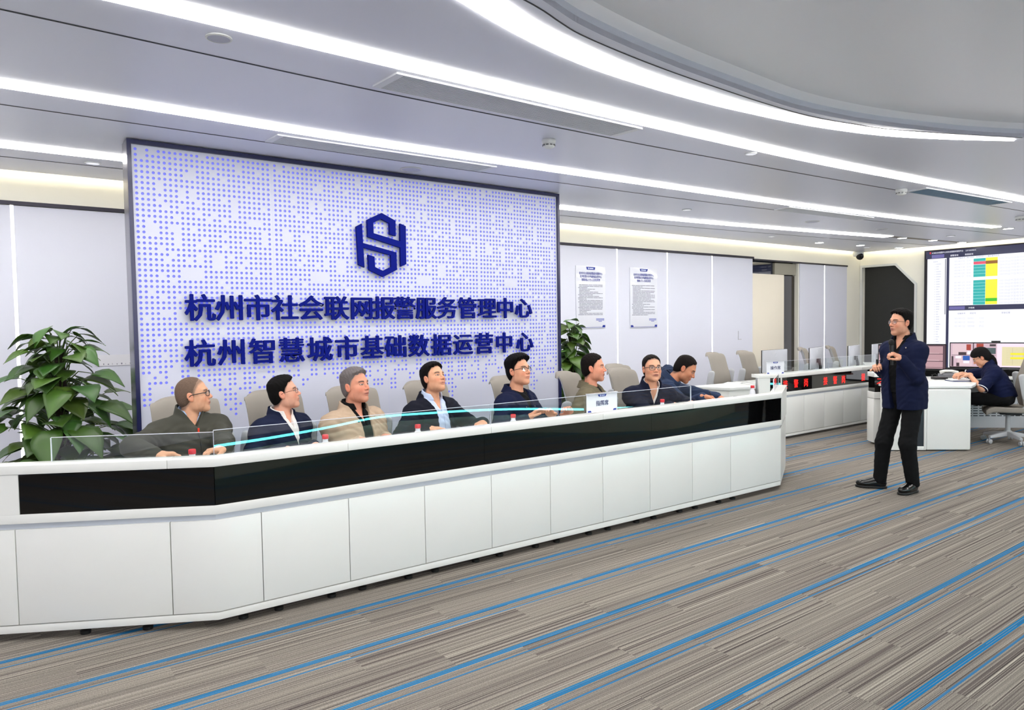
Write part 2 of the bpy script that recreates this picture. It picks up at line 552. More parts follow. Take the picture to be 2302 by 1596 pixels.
props(MB().box((OX0+0.01, YW+0.075, 2.515), (12.30, YW+0.09, 2.75)).build('window_2', mat('transom_glass', (26, 32, 52), rough=0.02, spec=0.9, var=0.05)), 'dark mirrored transom pane above the cream door', 'window', kind='structure')
props(MB().box((12.31, YW+0.03, 2.515), (13.03, YW+0.10, 2.735)).build('trim_7', mat('grey_transom_box', (150, 146, 132), rough=0.5), bevel=0.006), 'grey box over the smoked glass pane', 'trim', kind='structure')

# coves: a strip lying on the ceiling edge washes the wall
o = MB().box((XL+0.05, 7.60, 3.105), (15.2, 7.66, 3.125)).build('cove_light', COVE)
props(o, 'warm cove light along the top of the back wall', 'light', group='cove lights')
o = MB().box((15.21, YF+0.1, 3.105), (15.27, 7.58, 3.125)).build('cove_light', COVE)
props(o, 'warm cove light above the video wall', 'light', group='cove lights')
# ================================================================== ceiling fittings
def flat_strip(up, low, name, m, label, cat, z0=ZC-0.008, z1=ZC-0.0005, group=None, kind=None):
    """a strip hanging just below the ceiling, between two edge lines"""
    b = MB()
    k = min(len(up), len(low))
    vs = []; fs = []
    for i in range(k): vs += [up[i]+(z0,), low[i]+(z0,), low[i]+(z1,), up[i]+(z1,)]
    for i in range(k-1):
        for c in range(4): fs.append((i*4+c, (i+1)*4+c, (i+1)*4+(c+1) % 4, i*4+(c+1) % 4))
    fs.append((0, 1, 2, 3)); fs.append((k*4-1, k*4-2, k*4-3, k*4-4))
    o = b.add(vs, fs).build(name, m)
    recalc(o)
    return props(o, label, cat, group, kind)

def band(center, wd):
    pts = [Vector(p) for p in center]
    up = []; lo = []
    for i, p in enumerate(pts):
        t = (pts[min(i+1, len(pts)-1)]-pts[max(i-1, 0)]).normalized()
        nrm = Vector((-t.y, t.x))
        up.append(tuple(p-nrm*wd/2)); lo.append(tuple(p+nrm*wd/2))
    return up, lo

G = 'long ceiling light strips'
def strip(center, wd, label, m=None):
    up, lo = band(cmull(center, 5, closed=False), wd*0.94)
    return flat_strip(up, lo, 'ceiling_light_strip', m or STRIP, label, 'light', group=G, z0=ZC-(0.08 if m else 0.008))  # added fill strips hang deeper, so their sides light the ceiling

strip([(-4.1, 3.50), (-1.5, 3.46), (0.6, 3.44), (1.6, 3.455), (3.0, 3.47), (4.3, 3.475), (5.9, 3.455), (7.5, 3.37), (9.1, 3.26), (10.3, 3.185), (11.6, 3.09), (12.8, 2.99)], 0.155,
      'straight ceiling light strip between the big curved light and the second straight strip')
strip([(-4.1, 5.0), (-1.5, 5.02), (0.18, 5.035), (1.1, 5.035), (2.4, 5.065), (4.0, 5.04), (6.2, 4.985), (8.4, 4.90), (11.3, 4.66), (13.0, 4.41)], 0.155,
      'straight ceiling light strip passing just in front of the display wall top')
strip([(-4.1, 6.62), (-1.5, 6.65), (0.2, 6.67), (1.1, 6.675), (3.0, 6.665), (5.7, 6.635), (8.2, 6.52), (10.5, 6.27), (12.75, 5.965)], 0.20,
      'ceiling light strip that runs behind the display wall')
# the broad curved light beside the raised field
OUT = [(-0.9, 1.35), (-0.3, 1.75), (0.4, 2.12), (1.1, 2.42), (1.732, 2.645), (2.163, 2.79), (2.572, 2.885), (2.9, 2.93), (3.3, 2.953), (3.716, 2.957), (4.16, 2.937), (4.911, 2.862), (5.636, 2.697), (6.194, 2.458), (6.72, 2.166)]
INN = [(-0.75, 1.22), (-0.15, 1.62), (0.55, 1.97), (1.2, 2.27), (1.882, 2.535), (2.209, 2.65), (2.60, 2.73), (2.95, 2.785), (3.3, 2.81), (3.7, 2.822), (4.1, 2.822), (4.761, 2.775), (5.459, 2.613), (6.074, 2.411), (6.70, 2.155)]
flat_strip(cmull(INN, 4, False), cmull(OUT, 4, False), 'ceiling_light_strip', STRIP, 'broad curved ceiling light hugging the round raised field', 'light', group=G)
# added unseen fill lights; their deep sides brighten the raised ceiling
c2 = cmull([(-1.5, 0.0), (-1.45, -1.6), (-0.8, -3.1), (0.4, -4.25), (2.0, -5.0), (3.8, -5.25), (5.5, -5.0), (7.1, -4.25), (8.2, -3.1)], 5, False)
up, lo = band(c2, 0.16)
flat_strip(up, lo, 'ceiling_light_strip', FILL_LENS, 'added unseen curved fill light behind the viewer', 'light', z0=ZC-0.08, group=G)
strip([(-4.1, -5.9), (0, -5.9), (5, -5.9), (9, -5.8), (13, -5.4)], 0.16, 'added unseen straight fill light behind the viewer', FILL_LENS)
strip([(9.4, 1.6), (9.9, 0.2), (9.9, -1.4), (9.4, -3.0)], 0.16, 'added short curved fill light out of frame at right', FILL_LENS)

# black shadow gaps of the ceiling
def seam(center, wd, label):
    up, lo = band(cmull(center, 4, False), wd)
    return flat_strip(up, lo, 'trim', SEAM, label, 'ceiling seam', z0=ZC-0.002, z1=ZC-0.0002, kind='structure')
for i, (c, wd) in enumerate([([(-4.1, 3.85), (-1, 3.88), (0.15, 3.886), (1.83, 3.952), (3.3, 3.95), (4.8, 3.928), (7.5, 3.80), (11.4, 3.534), (15.2, 3.2)], 0.014),
        ([(-4.1, 5.47), (0.19, 5.503), (2.58, 5.516), (4.5, 5.49), (6.6, 5.428), (8.3, 5.314), (11.5, 5.02), (15.1, 4.62)], 0.014),
        ([(-4.1, 7.1), (0.23, 7.134), (1.13, 7.13), (4, 7.16), (6.2, 7.14), (8.8, 6.977), (12, 6.65), (15.1, 6.22)], 0.014)]):
    o = seam(c, wd, 'black shadow gap across the ceiling'); o.name = 'trim_%d' % (8+i)
o = seam([(p[0], p[1]) for p in cmull([(0.0, 1.75), (1.0, 2.24), (2.04, 2.50), (2.43, 2.62), (3.083, 2.70), (3.73, 2.735), (4.3, 2.75), (4.75, 2.735), (5.2, 2.66), (5.65, 2.545), (6.69, 2.10)], 2, False)], 0.008, '')
o.name = 'trim_11'

# air vents
VENT = mat('vent_white', (226, 228, 232), rough=0.4)
VENTD = mat('vent_backing', (196, 200, 208), rough=0.6)  # plate behind the slats, slightly darker than them
def vent(corners, label, nsl=14, dark=False):
    """corners: far-left-front, front, ... four ceiling points in order"""
    c = [Vector(p) for p in corners]      # a (near left) b (far left) c (far right) d (near right)
    cen = sum(c, Vector((0, 0)))/4
    t = thing('ceiling_vent', label, 'air vent', (cen.x, cen.y, ZC), 'air vents in the ceiling')
    inn = [p+(cen-p).normalized()*0.05 for p in c]
    f = MB()
    for i in range(4):
        j = (i+1) % 4
        f.prism([tuple(c[i]), tuple(c[j]), tuple(inn[j]), tuple(inn[i])], ZC-0.012, ZC-0.0005)
    recalc(f.build('frame', VENT, t))
    recalc(MB().prism([tuple(p) for p in inn], ZC-0.003, ZC-0.001).build('backing', VENTD if not dark else mat('vent_dark', (112, 146, 172), rough=0.5), t))
    sl = MB()
    for k in range(nsl):
        u = (k+0.5)/nsl
        a = inn[0].lerp(inn[1], u); b = inn[3].lerp(inn[2], u)
        d = (inn[1]-inn[0])/nsl*0.5*0.42
        sl.prism([tuple(a-d), tuple(b-d), tuple(b+d), tuple(a+d)], ZC-0.010, ZC-0.004)
    recalc(sl.build('slats', VENT if not dark else mat('vent_dark_slats', (128, 160, 184), rough=0.5), t))
    return t
vent([(1.928, 3.87), (1.94, 3.592), (3.951, 3.604), (3.93, 3.87)], 'long slatted air vent between the second and third bright ceiling strips')
vent([(1.82, 5.47), (1.833, 5.23), (3.806, 5.215), (3.80, 5.455)], 'flat air vent right above the top edge of the display wall', 10)
vent([(8.247, 5.29), (8.195, 5.05), (10.12, 4.93), (10.18, 5.17)], 'far air vent beside the second straight light strip', 10)
vent([(8.358, 3.73), (8.311, 3.49), (10.302, 3.33), (10.325, 3.585)], 'blue grey air vent near the top right of the picture', 10, True)

# round fittings
SPK = mat('speaker_cloth', (196, 198, 216), rough=0.7)
def disc(x, y, r, label, cat, m=SPK, name='ceiling_speaker', rim=WHITE2, group=None):
    t = thing(name, label, cat, (x, y, ZC), group)
    MB().lathe([(r, -0.0005), (r, -0.006), (r*0.86, -0.009), (r*0.84, -0.006)], (x, y, ZC), 28).build('rim', rim, t, smooth=True)
    MB().lathe([(r*0.84, -0.002), (r*0.84, -0.0065)], (x, y, ZC), 28).build('grille' if cat != 'light' else 'lens', m, t)
    return t
disc(1.01, 3.665, 0.062, 'round ceiling speaker at upper left under the bright strip', 'speaker', group='ceiling speakers')
disc(3.226, 5.744, 0.10, 'pale round ceiling speaker just above the display wall', 'speaker', group='ceiling speakers')
disc(9.771, 5.651, 0.10, 'round ceiling speaker toward the far right, under the third strip', 'speaker', group='ceiling speakers')
disc(11.591, 5.527, 0.085, 'small round ceiling disc near the end of the light strips', 'speaker', group='ceiling speakers')
disc(0.866, 7.0, 0.062, 'small round downlight at far left by the display wall edge', 'light', emis('glow_unlit_lens', (220, 222, 232), 0.35), 'downlight', group='unlit downlights')  # faint emission put into the lenses of lamps that are off
disc(7.291, 5.914, 0.06, 'unlit downlight on the ceiling above the notice boards', 'light', emis('glow_unlit_lens', (220, 222, 232), 0.35), 'downlight', group='unlit downlights')
disc(5.325, 3.637, 0.05, 'small unlit downlight in the middle of the ceiling', 'light', emis('glow_unlit_lens', (220, 222, 232), 0.35), 'downlight', group='unlit downlights')
disc(10.863, 7.02, 0.06, 'unlit downlight near the cove above the cream door', 'light', emis('glow_unlit_lens', (220, 222, 232), 0.35), 'downlight', group='unlit downlights')
disc(14.29, 7.1, 0.07, 'unlit downlight in the far corner', 'light', emis('glow_unlit_lens', (220, 222, 232), 0.35), 'downlight', group='unlit downlights')
disc(13.641, 5.322, 0.07, 'unlit downlight above the video wall side', 'light', emis('glow_unlit_lens', (220, 222, 232), 0.35), 'downlight', group='unlit downlights')
SPOT = emis('spot_lens', (255, 252, 244), 22.0)
labs = ['lit downlight left of the security camera, first of the back row', 'lit downlight above the dark doorway', 'lit downlight at the top left corner of the video wall',
        'lit downlight just past the end of the third light strip', 'lit downlight at the middle of the dark slot', 'lit downlight at the right end of the dark slot', 'lit downlight past the end of the second light strip']
for (x, y), lb in zip([(12.553, 7.118), (13.743, 6.957), (14.95, 6.786), (13.185, 5.93), (14.106, 5.80), (15.03, 5.667), (13.35, 4.36)], labs):
    disc(x, y, 0.085, lb, 'light', SPOT, 'downlight', group='lit downlights')
up, lo = band([(12.8, 5.95), (14.0, 5.81), (15.2, 5.67)], 0.10)
o = flat_strip(up, lo, 'trim_12', mat('slot_brown', (128, 118, 104), rough=0.5), '', '', z0=ZC-0.003, z1=ZC-0.0005, kind='structure')
for k in ('label', 'category'):
    if k in o: del o[k]

def smoke(x, y, label, s=1.0):
    t = thing('smoke_detector', label, 'smoke detector', (x, y, ZC), 'smoke detectors')
    MB().lathe([(0.052*s, -0.0005), (0.055*s, -0.010), (0.052*s, -0.028), (0.046*s, -0.033)], (x, y, ZC), 24).build('base', WHITE2, t, smooth=True)
    MB().lathe([(0.046*s, -0.034), (0.048*s, -0.046), (0.043*s, -0.056), (0.024*s, -0.066), (0.01*s, -0.068)], (x, y, ZC), 24).build('chamber', WHITE2, t, smooth=True)
    v = MB()
    for k in range(10):
        a = 2*PI*k/10
        c = Vector((x+math.cos(a)*0.0475*s, y+math.sin(a)*0.0475*s, ZC-0.042))
        v.obox(c, (-math.sin(a), math.cos(a), 0), (math.cos(a), math.sin(a), 0), (0, 0, 1), 0.010*s, 0.002, 0.002)
        v.obox(c-Vector((0, 0, 0.006)), (-math.sin(a), math.cos(a), 0), (math.cos(a), math.sin(a), 0), (0, 0, 1), 0.010*s, 0.002, 0.0015)
    v.build('air_slots', SEAM, t)
smoke(3.60, 4.25, 'white smoke detector hanging above the display wall')
smoke(8.20, 3.70, 'smoke detector beside the blue grey air vent', 1.1)
smoke(11.96, 3.75, 'smoke detector at the right edge of the picture', 1.4)

t = thing('security_camera', 'small black dome security camera in the far ceiling corner', 'camera', (15.05, 7.66, 3.05))
MB().lathe([(0.10, 0.005), (0.11, -0.05), (0.09, -0.09)], (15.05, 7.66, 3.05), 20).build('housing', WHITE2, t, smooth=True)
MB().ell((15.02, 7.61, 2.955), (0.075, 0.075, 0.075)).build('camera_ball', DARK, t, smooth=True)
MB().lathe([(0.034, 0), (0.034, 0.02), (0.02, 0.024)], (14.975, 7.555, 2.94), 14, axis=(-0.6, -0.75, -0.25)).build('lens', BLACKG, t, smooth=True)
# ================================================================== dotted display wall
PATT = '''1.1.11111111.1111111111111
1.11111111111111111.111111
1111111111111111111.111.11
1111111111.111.11111111111
111111111..11111.111111111
111111111111111111111.1111
1111.111111111111111111111
1111.111.1.111111111111111
11111111.1.11111.1.1111111
1111.111111.111111.11111.1
11111.11.111111111.1111111
11111111111.11.111.1111111
1111111.11111.11.1111...11
11.11111111111111111111111
11..11..11.1111111111111.1
11..111.11111111.1111111.1
1111111.1111.1111111.111.1
1111111.111.1111.111111111
1111.111111111111111.11111
111111.1111.11..1.11111111
11111.111.1.11..1111.11111
11111111111111..111.111111
11111111....1111111111.111
1111.111....11111111111111
111111.11111111.1111111111
1111111111111111.111111111
11.111111111111111.1.1.111
1111.11.1111111..111111111
11111111111111111111111111
11111111111111111111111111
1111..1.....111...1.111111
1.11111.....111.1.1.11.111
111111111.11.111111.111111
1111111111111.1.111111.111
11111.111111111.111111.111
111.1111.1111111111111.111
11111111.111111111.11.1111
1111111.1111111111111.1111
1111.1111111111111.11.1111
11111111111111111111.11111
111111.11.1111111111111111
11.11..11.1111111111111111
..1.1..11.11111111.111..11
.1111..11.1.111.11.111.1.1
.1...11......11.11.111...1
11...1........111.111.111.
11.............111..1.111.
11.............111........
...............1.11.......
................11........
.................1........'''.split('\n')
PX0, PX1, PY = 0.985, 5.135, 5.95
t = thing('display_wall', 'tall white display wall with blue dots and raised blue Chinese lettering', 'display wall', (3.06, PY, 0))
NAVY = mat('navy_frame', (22, 26, 72), rough=0.25, spec=0.6)
PFRONT = mat('dotted_sheet', (203, 206, 222), rough=0.45, var=0.008, scale=1.0)
f = MB()
f.box((PX0-0.03, PY-0.02, 0), (PX0, PY+0.02, ZC-0.008))
f.box((PX1, PY-0.02, 0), (PX1+0.03, PY+0.02, ZC-0.008))
f.box((PX0, PY-0.02, ZC-0.042), (PX1, PY+0.02, ZC-0.008))
f.build('frame', NAVY, t)
MB().box((PX0-0.028, PY+0.021, 0), (PX1+0.028, PY+0.19, ZC-0.01)).build('cabinet', mat('brushed_side', (120, 118, 128), rough=0.25, metal=0.8), t)
MB().box((PX0+0.002, PY+0.010, 0.02), (PX1-0.002, PY+0.018, ZC-0.045)).build('backlight', emis('blue_backlight', (86, 94, 224), 0.30, base=(0.2, 0.22, 0.6)), t)
HP, VP, HR = 0.0392, 0.0408, 0.0110
W1 = (PX1-PX0)/4
k12 = np.arange(16)*2*PI/16
circ = np.stack([np.cos(k12), np.sin(k12)], 1)
sq = circ/np.abs(circ).max(1, keepdims=True)
for p in range(4):
    x0 = PX0+p*W1+0.0002; x1 = PX0+(p+1)*W1-0.0002
    off = (W1-0.0004-26*HP)/2
    V = []; F = []
    ztop = 2.986+VP/2
    y = PY
    def quad(a, b, c, d):
        n = len(V); V.extend([(a, y, c), (b, y, c), (b, y, d), (a, y, d)]); F.append((n, n+1, n+2, n+3))
    quad(x0, x1, ztop, ZC-0.042)
    zb = ztop-len(PATT)*VP
    quad(x0, x1, 0.0, zb)
    quad(x0, x0+off, zb, ztop); quad(x1-off, x1, zb, ztop)
    for r, row in enumerate(PATT):
        zc = 2.986-r*VP
        c = 0
        while c < 26:
            xc = x0+off+(c+0.5)*HP
            if row[c] == '1':
                n = len(V)
                for q in sq: V.append((xc+q[0]*HP/2, y, zc+q[1]*VP/2))
                for q in circ: V.append((xc+q[0]*HR, y, zc+q[1]*HR))
                for q in circ: V.append((xc+q[0]*HR, y+0.005, zc+q[1]*HR))
                for k in range(16):
                    k2 = (k+1) % 16
                    F.append((n+k, n+k2, n+16+k2, n+16+k)); F.append((n+16+k, n+16+k2, n+32+k2, n+32+k))
                c += 1
            else:
                e = c
                while e < 26 and row[e] != '1': e += 1
                quad(x0+off+c*HP, x0+off+e*HP, zc-VP/2, zc+VP/2)
                c = e
    newmesh('perforated_sheet', V, F, PFRONT, t)
INK = mat('letter_blue', (5, 20, 120), rough=0.7, spec=0.1)
YL = PY-0.034
L1 = '杭州市社会联网报警服务管理中心'
X1 = [1.425, 1.650, 1.872, 2.095, 2.322, 2.552, 2.790, 3.010, 3.228, 3.456, 3.690, 3.928, 4.165, 4.395, 4.635]
L2 = '杭州智慧城市基础数据运营中心'
X2 = [1.413, 1.655, 1.901, 2.143, 2.390, 2.642, 2.885, 3.126, 3.367, 3.618, 3.868, 4.122, 4.376, 4.645]
def letters(s, xs, z0, h):
    for ch, x in zip(s, xs):
        size = h/0.93
        b = MB()
        for k, (dx, dz) in enumerate(((-0.022, 0), (0.022, 0), (0, 0.012), (0, -0.012))):
            b.text(ch, (x-0.5*size*1.06+dx*size, YL+k*0.0002, z0+(0.08+dz)*size), (1, 0, 0), (0, 0, 1), size, extrude=0.010, bold=0.003, sx=1.06)
        b.build('letter', INK, t)
letters(L1, X1, 1.706, 0.205)
letters(L2, X2, 1.350, 0.205)
LG1 = [(2.752, 2.528), (2.807, 2.559), (2.813, 2.386), (3.145, 2.318), (3.147, 2.158), (3.006, 2.089), (2.866, 2.147), (2.861, 2.284), (2.922, 2.269), (2.926, 2.175), (3.006, 2.144), (3.088, 2.182), (3.086, 2.290), (2.815, 2.344), (2.822, 2.168), (2.766, 2.190)]
LG2 = [(3.248, 2.566), (3.190, 2.586), (3.188, 2.422), (2.919, 2.480), (2.918, 2.573), (2.998, 2.613), (3.080, 2.580), (3.080, 2.480), (3.142, 2.467), (3.142, 2.608), (3.004, 2.668), (2.860, 2.596), (2.862, 2.443), (3.188, 2.363), (3.188, 2.188), (3.245, 2.214)]
for pl in (LG1, LG2):
    o = MB().extr(pl, (0, YL-0.014, 0), (1, 0, 0), (0, 0, 1), (0, 0.028, 0)).build('emblem', INK, t)
    bm = bmesh.new(); bm.from_mesh(o.data)
    bmesh.ops.triangulate(bm, faces=[f_ for f_ in bm.faces if len(f_.verts) > 4]); bmesh.ops.recalc_face_normals(bm, faces=bm.faces)
    bm.to_mesh(o.data); bm.free()

# ================================================================== notice boards
ACR = mat('notice_sheet', (224, 226, 236), rough=0.08, spec=0.6, var=0.01)
HEADB = mat('notice_blue', (28, 48, 150), rough=0.3)
GREYT = mat('notice_text_grey', (120, 122, 140), rough=0.6)
def board(x0, x1, z0, z1, heads, label, seed):
    t = thing('notice_board', label, 'notice board', ((x0+x1)/2, YW-0.03, (z0+z1)/2), None)
    yb = YW-0.021
    wd = x1-x0
    MB().box((x0, yb-0.012, z0), (x1, yb-0.0005, z1)).build('sheet', ACR, t, bevel=0.002)
    yt = yb-0.0135
    xc = (x0+x1)/2
    for nm, pl in (('blue_header', [(xc-0.095, z1-0.012), (xc+0.095, z1-0.012), (xc+0.08, z1-0.055), (xc-0.08, z1-0.055)]), ('blue_corner', [(x0+0.01, z0+0.01), (x0+0.075, z0+0.01), (x0+0.06, z0+0.045), (x0+0.01, z0+0.045)]),
                   ('blue_corner', [(x1-0.01, z0+0.01), (x1-0.075, z0+0.01), (x1-0.06, z0+0.045), (x1-0.01, z0+0.045)]), ('base_line', [(x0+0.075, z0+0.01), (x1-0.075, z0+0.01), (x1-0.075, z0+0.016), (x0+0.075, z0+0.016)])):
        recalc(MB().extr(pl, (0, yt, 0), (1, 0, 0), (0, 0, 1), (0, 0.001, 0)).build(nm, HEADB, t))
    MB().lathe([(0.013, 0), (0.013, 0.001)], (xc-0.045, yt-0.0005, z1-0.034), 14, axis=(0, 1, 0)).box((xc-0.025, yt-0.0015, z1-0.042), (xc+0.05, yt-0.0005, z1-0.027)).build('header_emblem', mat('header_white', (200, 208, 235), rough=0.5), t)
    hd = MB()
    for k, s in enumerate(heads):
        hd.text(s, (xc, yt-0.0002, z1-0.125-k*0.048), (1, 0, 0), (0, 0, 1), 0.043*min(1, 15/len(s)) if k < 2 else 0.043, extrude=0.0003, bold=0.012, align='CENTER', sx=0.74)
    hd.build('heading', HEADB, t)
    r = random.Random(seed)
    b = MB()
    z = z1-0.285
    while z > z0+0.19:
        ind = r.choice((0.06, 0.06, 0.04))
        ln = wd-0.06-ind if r.random() < 0.6 else r.uniform(0.3, 0.85)*(wd-0.12)
        x = x0+ind
        while x < x0+ind+ln-0.012:                       # lines too small to read
            wl = r.uniform(0.03, 0.14)
            b.box((x, yt, z), (min(x+wl, x0+ind+ln), yt+0.001, z+0.0085))
            x += wl+0.008
        z -= 0.0212
    b.build('body_text', GREYT, t)
    s = MB()
    for k, ln in enumerate((0.17, 0.17, 0.07)):
        s.box((x1-0.20+(0.17-ln)/2, yt, z0+0.135-k*0.018), (x1-0.20+(0.17+ln)/2, yt+0.001, z0+0.145-k*0.018))
    s.build('signature', mat('notice_text_blue', (84, 96, 180), rough=0.6), t)
HL = ('杭州市社会联网报警服务管理中心', '杭州智慧城市基础数据运营中心')
board(7.115, 7.715, 1.556, 2.486, HL+('智慧消防值守人员岗位职责',), 'printed notice board nearer the display wall, above the small plant', 3)
board(8.257, 8.890, 1.547, 2.498, HL+('视频值守人员岗位职责',), 'printed notice board on the second wall panel, right of the other notice', 5)
t = thing('wall_bracket', 'tiny pale L shaped mark fixed low on the wall panel near the opening', 'bracket', (11.1, YW-0.02, 1.3))
MB().box((11.07, YW-0.028, 1.30), (11.085, YW-0.0205, 1.45)).box((11.07, YW-0.028, 1.29), (11.17, YW-0.0205, 1.305)).build('bracket_plate', mat('bracket_grey', (190, 190, 200), rough=0.4), t)

t = thing('wall_label', 'narrow white label strip with tiny grey marks on the wall behind the big plant', 'label', (1.12, YW-0.022, 1.34))
MB().box((0.92, YW-0.0245, 1.295), (1.30, YW-0.0205, 1.40)).build('label_strip', mat('label_white', (226, 226, 234), rough=0.5), t)
mk = MB()
for k in range(9): mk.box((0.95+k*0.038, YW-0.0255, 1.305), (0.953+k*0.038+0.004*(k % 3), YW-0.0246, 1.315+0.005*(k % 2)))
mk.build('label_marks', GREYT, t)
# ================================================================== video wall
XS = 15.45
t = thing('video_wall', 'large lit video wall showing a white table with teal and yellow columns', 'screen', (XS, 4.5, 1.6))
SY0, SY1, SZ0, SZ1 = 2.6, 6.47, 0.30, 2.98
MB().box((XS-0.02, SY0-0.03, SZ0-0.03), (XR-0.002, SY1+0.03, SZ1+0.01)).build('bezel', mat('bezel_dark', (26, 22, 34), rough=0.3), t)
def patch(name, m, rects, dx=0.021):
    b = MB()
    for y1, z1, y0, z0 in rects:
        b.box((XS-dx-0.001, min(y0, y1), min(z0, z1)), (XS-dx, max(y0, y1), max(z0, z1)))
    return b.build(name, m, t)
S_WHITE = screenmat('screen_white', (247, 248, 255), 1.0)
S_BLUE = screenmat('screen_navy', (44, 46, 78), 1.0)
S_PURP = screenmat('screen_violet', (104, 100, 160), 1.0)
S_TEAL = screenmat('screen_teal', (44, 176, 172), 1.0)
S_TEAL2 = screenmat('screen_teal_light', (90, 215, 205), 1.0)
S_YEL = screenmat('screen_yellow', (248, 238, 60), 1.0)
S_RED = screenmat('screen_red', (228, 84, 110), 1.0)
S_BRN = screenmat('screen_brown', (146, 92, 12), 1.0)
S_GRN = screenmat('screen_green', (60, 190, 40), 1.0)
S_TXT = screenmat('screen_text_grey', (204, 207, 222), 1.0)
S_TXD = screenmat('screen_text_dark', (120, 124, 160), 1.0)
S_TXW = screenmat('screen_text_white', (240, 240, 250), 1.0)
S_TXP = screenmat('screen_text_teal', (30, 140, 140), 1.0)
patch('picture', S_WHITE, [(SY1-0.03, 2.815, SY0, SZ0)])
patch('title_bar', S_BLUE, [(SY1-0.005, 2.965, SY0, 2.815), (6.085, 2.815, 6.035, SZ0), (6.035, 1.870, SY0, 1.775)], 0.0215)
patch('active_tab', S_PURP, [(6.36, 2.895, 6.13, 2.825), (6.03, 1.855, 5.75, 1.790)], 0.0225)
Z0r, RH = 2.765, 0.0592
teal = []; tl = []; yel = []
YC = (5.608, 5.400, 5.203)
for k in range(15):
    z1 = Z0r-k*RH; z0 = z1-RH
    if k == 1 or k == 6: continue
    teal.append((YC[0], z1-0.004, YC[1]+0.003, z0+0.004))
    if k != 13: yel.append((YC[1], z1, YC[2], z0))
    tl.append((YC[0], z0+0.003, YC[1]+0.003, z0-0.003))
patch('teal_column', S_TEAL, teal, 0.0222); patch('teal_rules', S_TEAL2, tl, 0.0225)
patch('yellow_column', S_YEL, yel, 0.0222)
patch('red_cell', S_RED, [(YC[0], Z0r-RH-0.003, YC[1], Z0r-2*RH+0.003)], 0.0222)
patch('brown_cell', S_BRN, [(YC[1], Z0r-RH, YC[2], Z0r-2*RH)], 0.0224)
patch('green_cell', S_GRN, [(YC[1], Z0r-13*RH, YC[2], Z0r-14*RH)], 0.0224)
def stext(b, s, y, z, size, bold=0.0, dx=0.0226, sx=1.0):
    b.text(s, (XS-dx-0.0003, y, z), (0, -1, 0), (0, 0, 1), size, extrude=0.0, bold=bold, sx=sx)
b = MB()
stext(b, 'ACMS2000报警中心综合运营服务管理平台', 6.36, 2.918, 0.036, 0.01, sx=0.85); stext(b, '2.07.20230615', 5.75, 2.918, 0.036, 0.01, sx=0.85)
stext(b, '用户列表', 6.28, 2.842, 0.036, 0.01); stext(b, '报警查询', 6.02, 2.842, 0.036, 0.01); stext(b, '数据查询', 5.76, 2.842, 0.036, 0.01)
stext(b, '用户防区', 5.98, 1.806, 0.036, 0.01); stext(b, '子系统', 5.69, 1.806, 0.036, 0.01)
b.build('title_text', S_TXW, t)
patch('title_emblem', screenmat('screen_logo_red', (220, 40, 50)), [(6.40, 2.955, 6.375, 2.915)], 0.0228)
b = MB()
for k in range(15):
    if k == 6: continue
    z = Z0r-(k+1)*RH+0.012
    stext(b, '00%d' % (140116+k), 5.945, z, 0.046); stext(b, '在线', 5.73, z, 0.038)
    stext(b, '330100@中国电信杭州分公司', 5.175, z, 0.046)
for k in range(3):
    stext(b, '00140122', 5.93, 1.60-k*0.075, 0.048); stext(b, ('00001', '00002', '00008')[k], 5.70, 1.60-k*0.075, 0.048); stext(b, ('分区', '大厅', '防区')[k], 5.50, 1.60-k*0.075, 0.044)
b.build('table_text', S_TXT, t)
b = MB()
for s, y in (('设备账号', 5.88), ('用户状态', 5.73), ('在线状态', 5.565), ('最近事件状态', 5.37)): stext(b, s, y, 2.782, 0.032)
for s, y in (('设备账号', 5.88), ('防区号', 5.66), ('安装位置', 5.13)): stext(b, s, y, 1.70, 0.036)
b.build('column_heads', S_TXD, t)
b = MB()
for k in range(15):
    if k in (1, 6): continue
    stext(b, '在线', 5.55, Z0r-(k+1)*RH+0.014, 0.036)
b.build('teal_text', S_TXP, t)
r = random.Random(2)
rec = []
for k in range(34):
    z = 2.765-k*0.05; y = 6.27 if k else 6.33
    ln = r.uniform(0.05, 0.11)
    n = int(ln/0.022)
    for q in range(n): rec.append((y-q*0.022, z, y-q*0.022-0.016, z-0.02))
    rec.append((6.30, z, 6.292, z-0.022))
patch('list_text', S_TXT, rec, 0.0224)
patch('scroll_bar', S_BLUE, [(6.11, 2.80, 6.098, 1.70)], 0.0226)
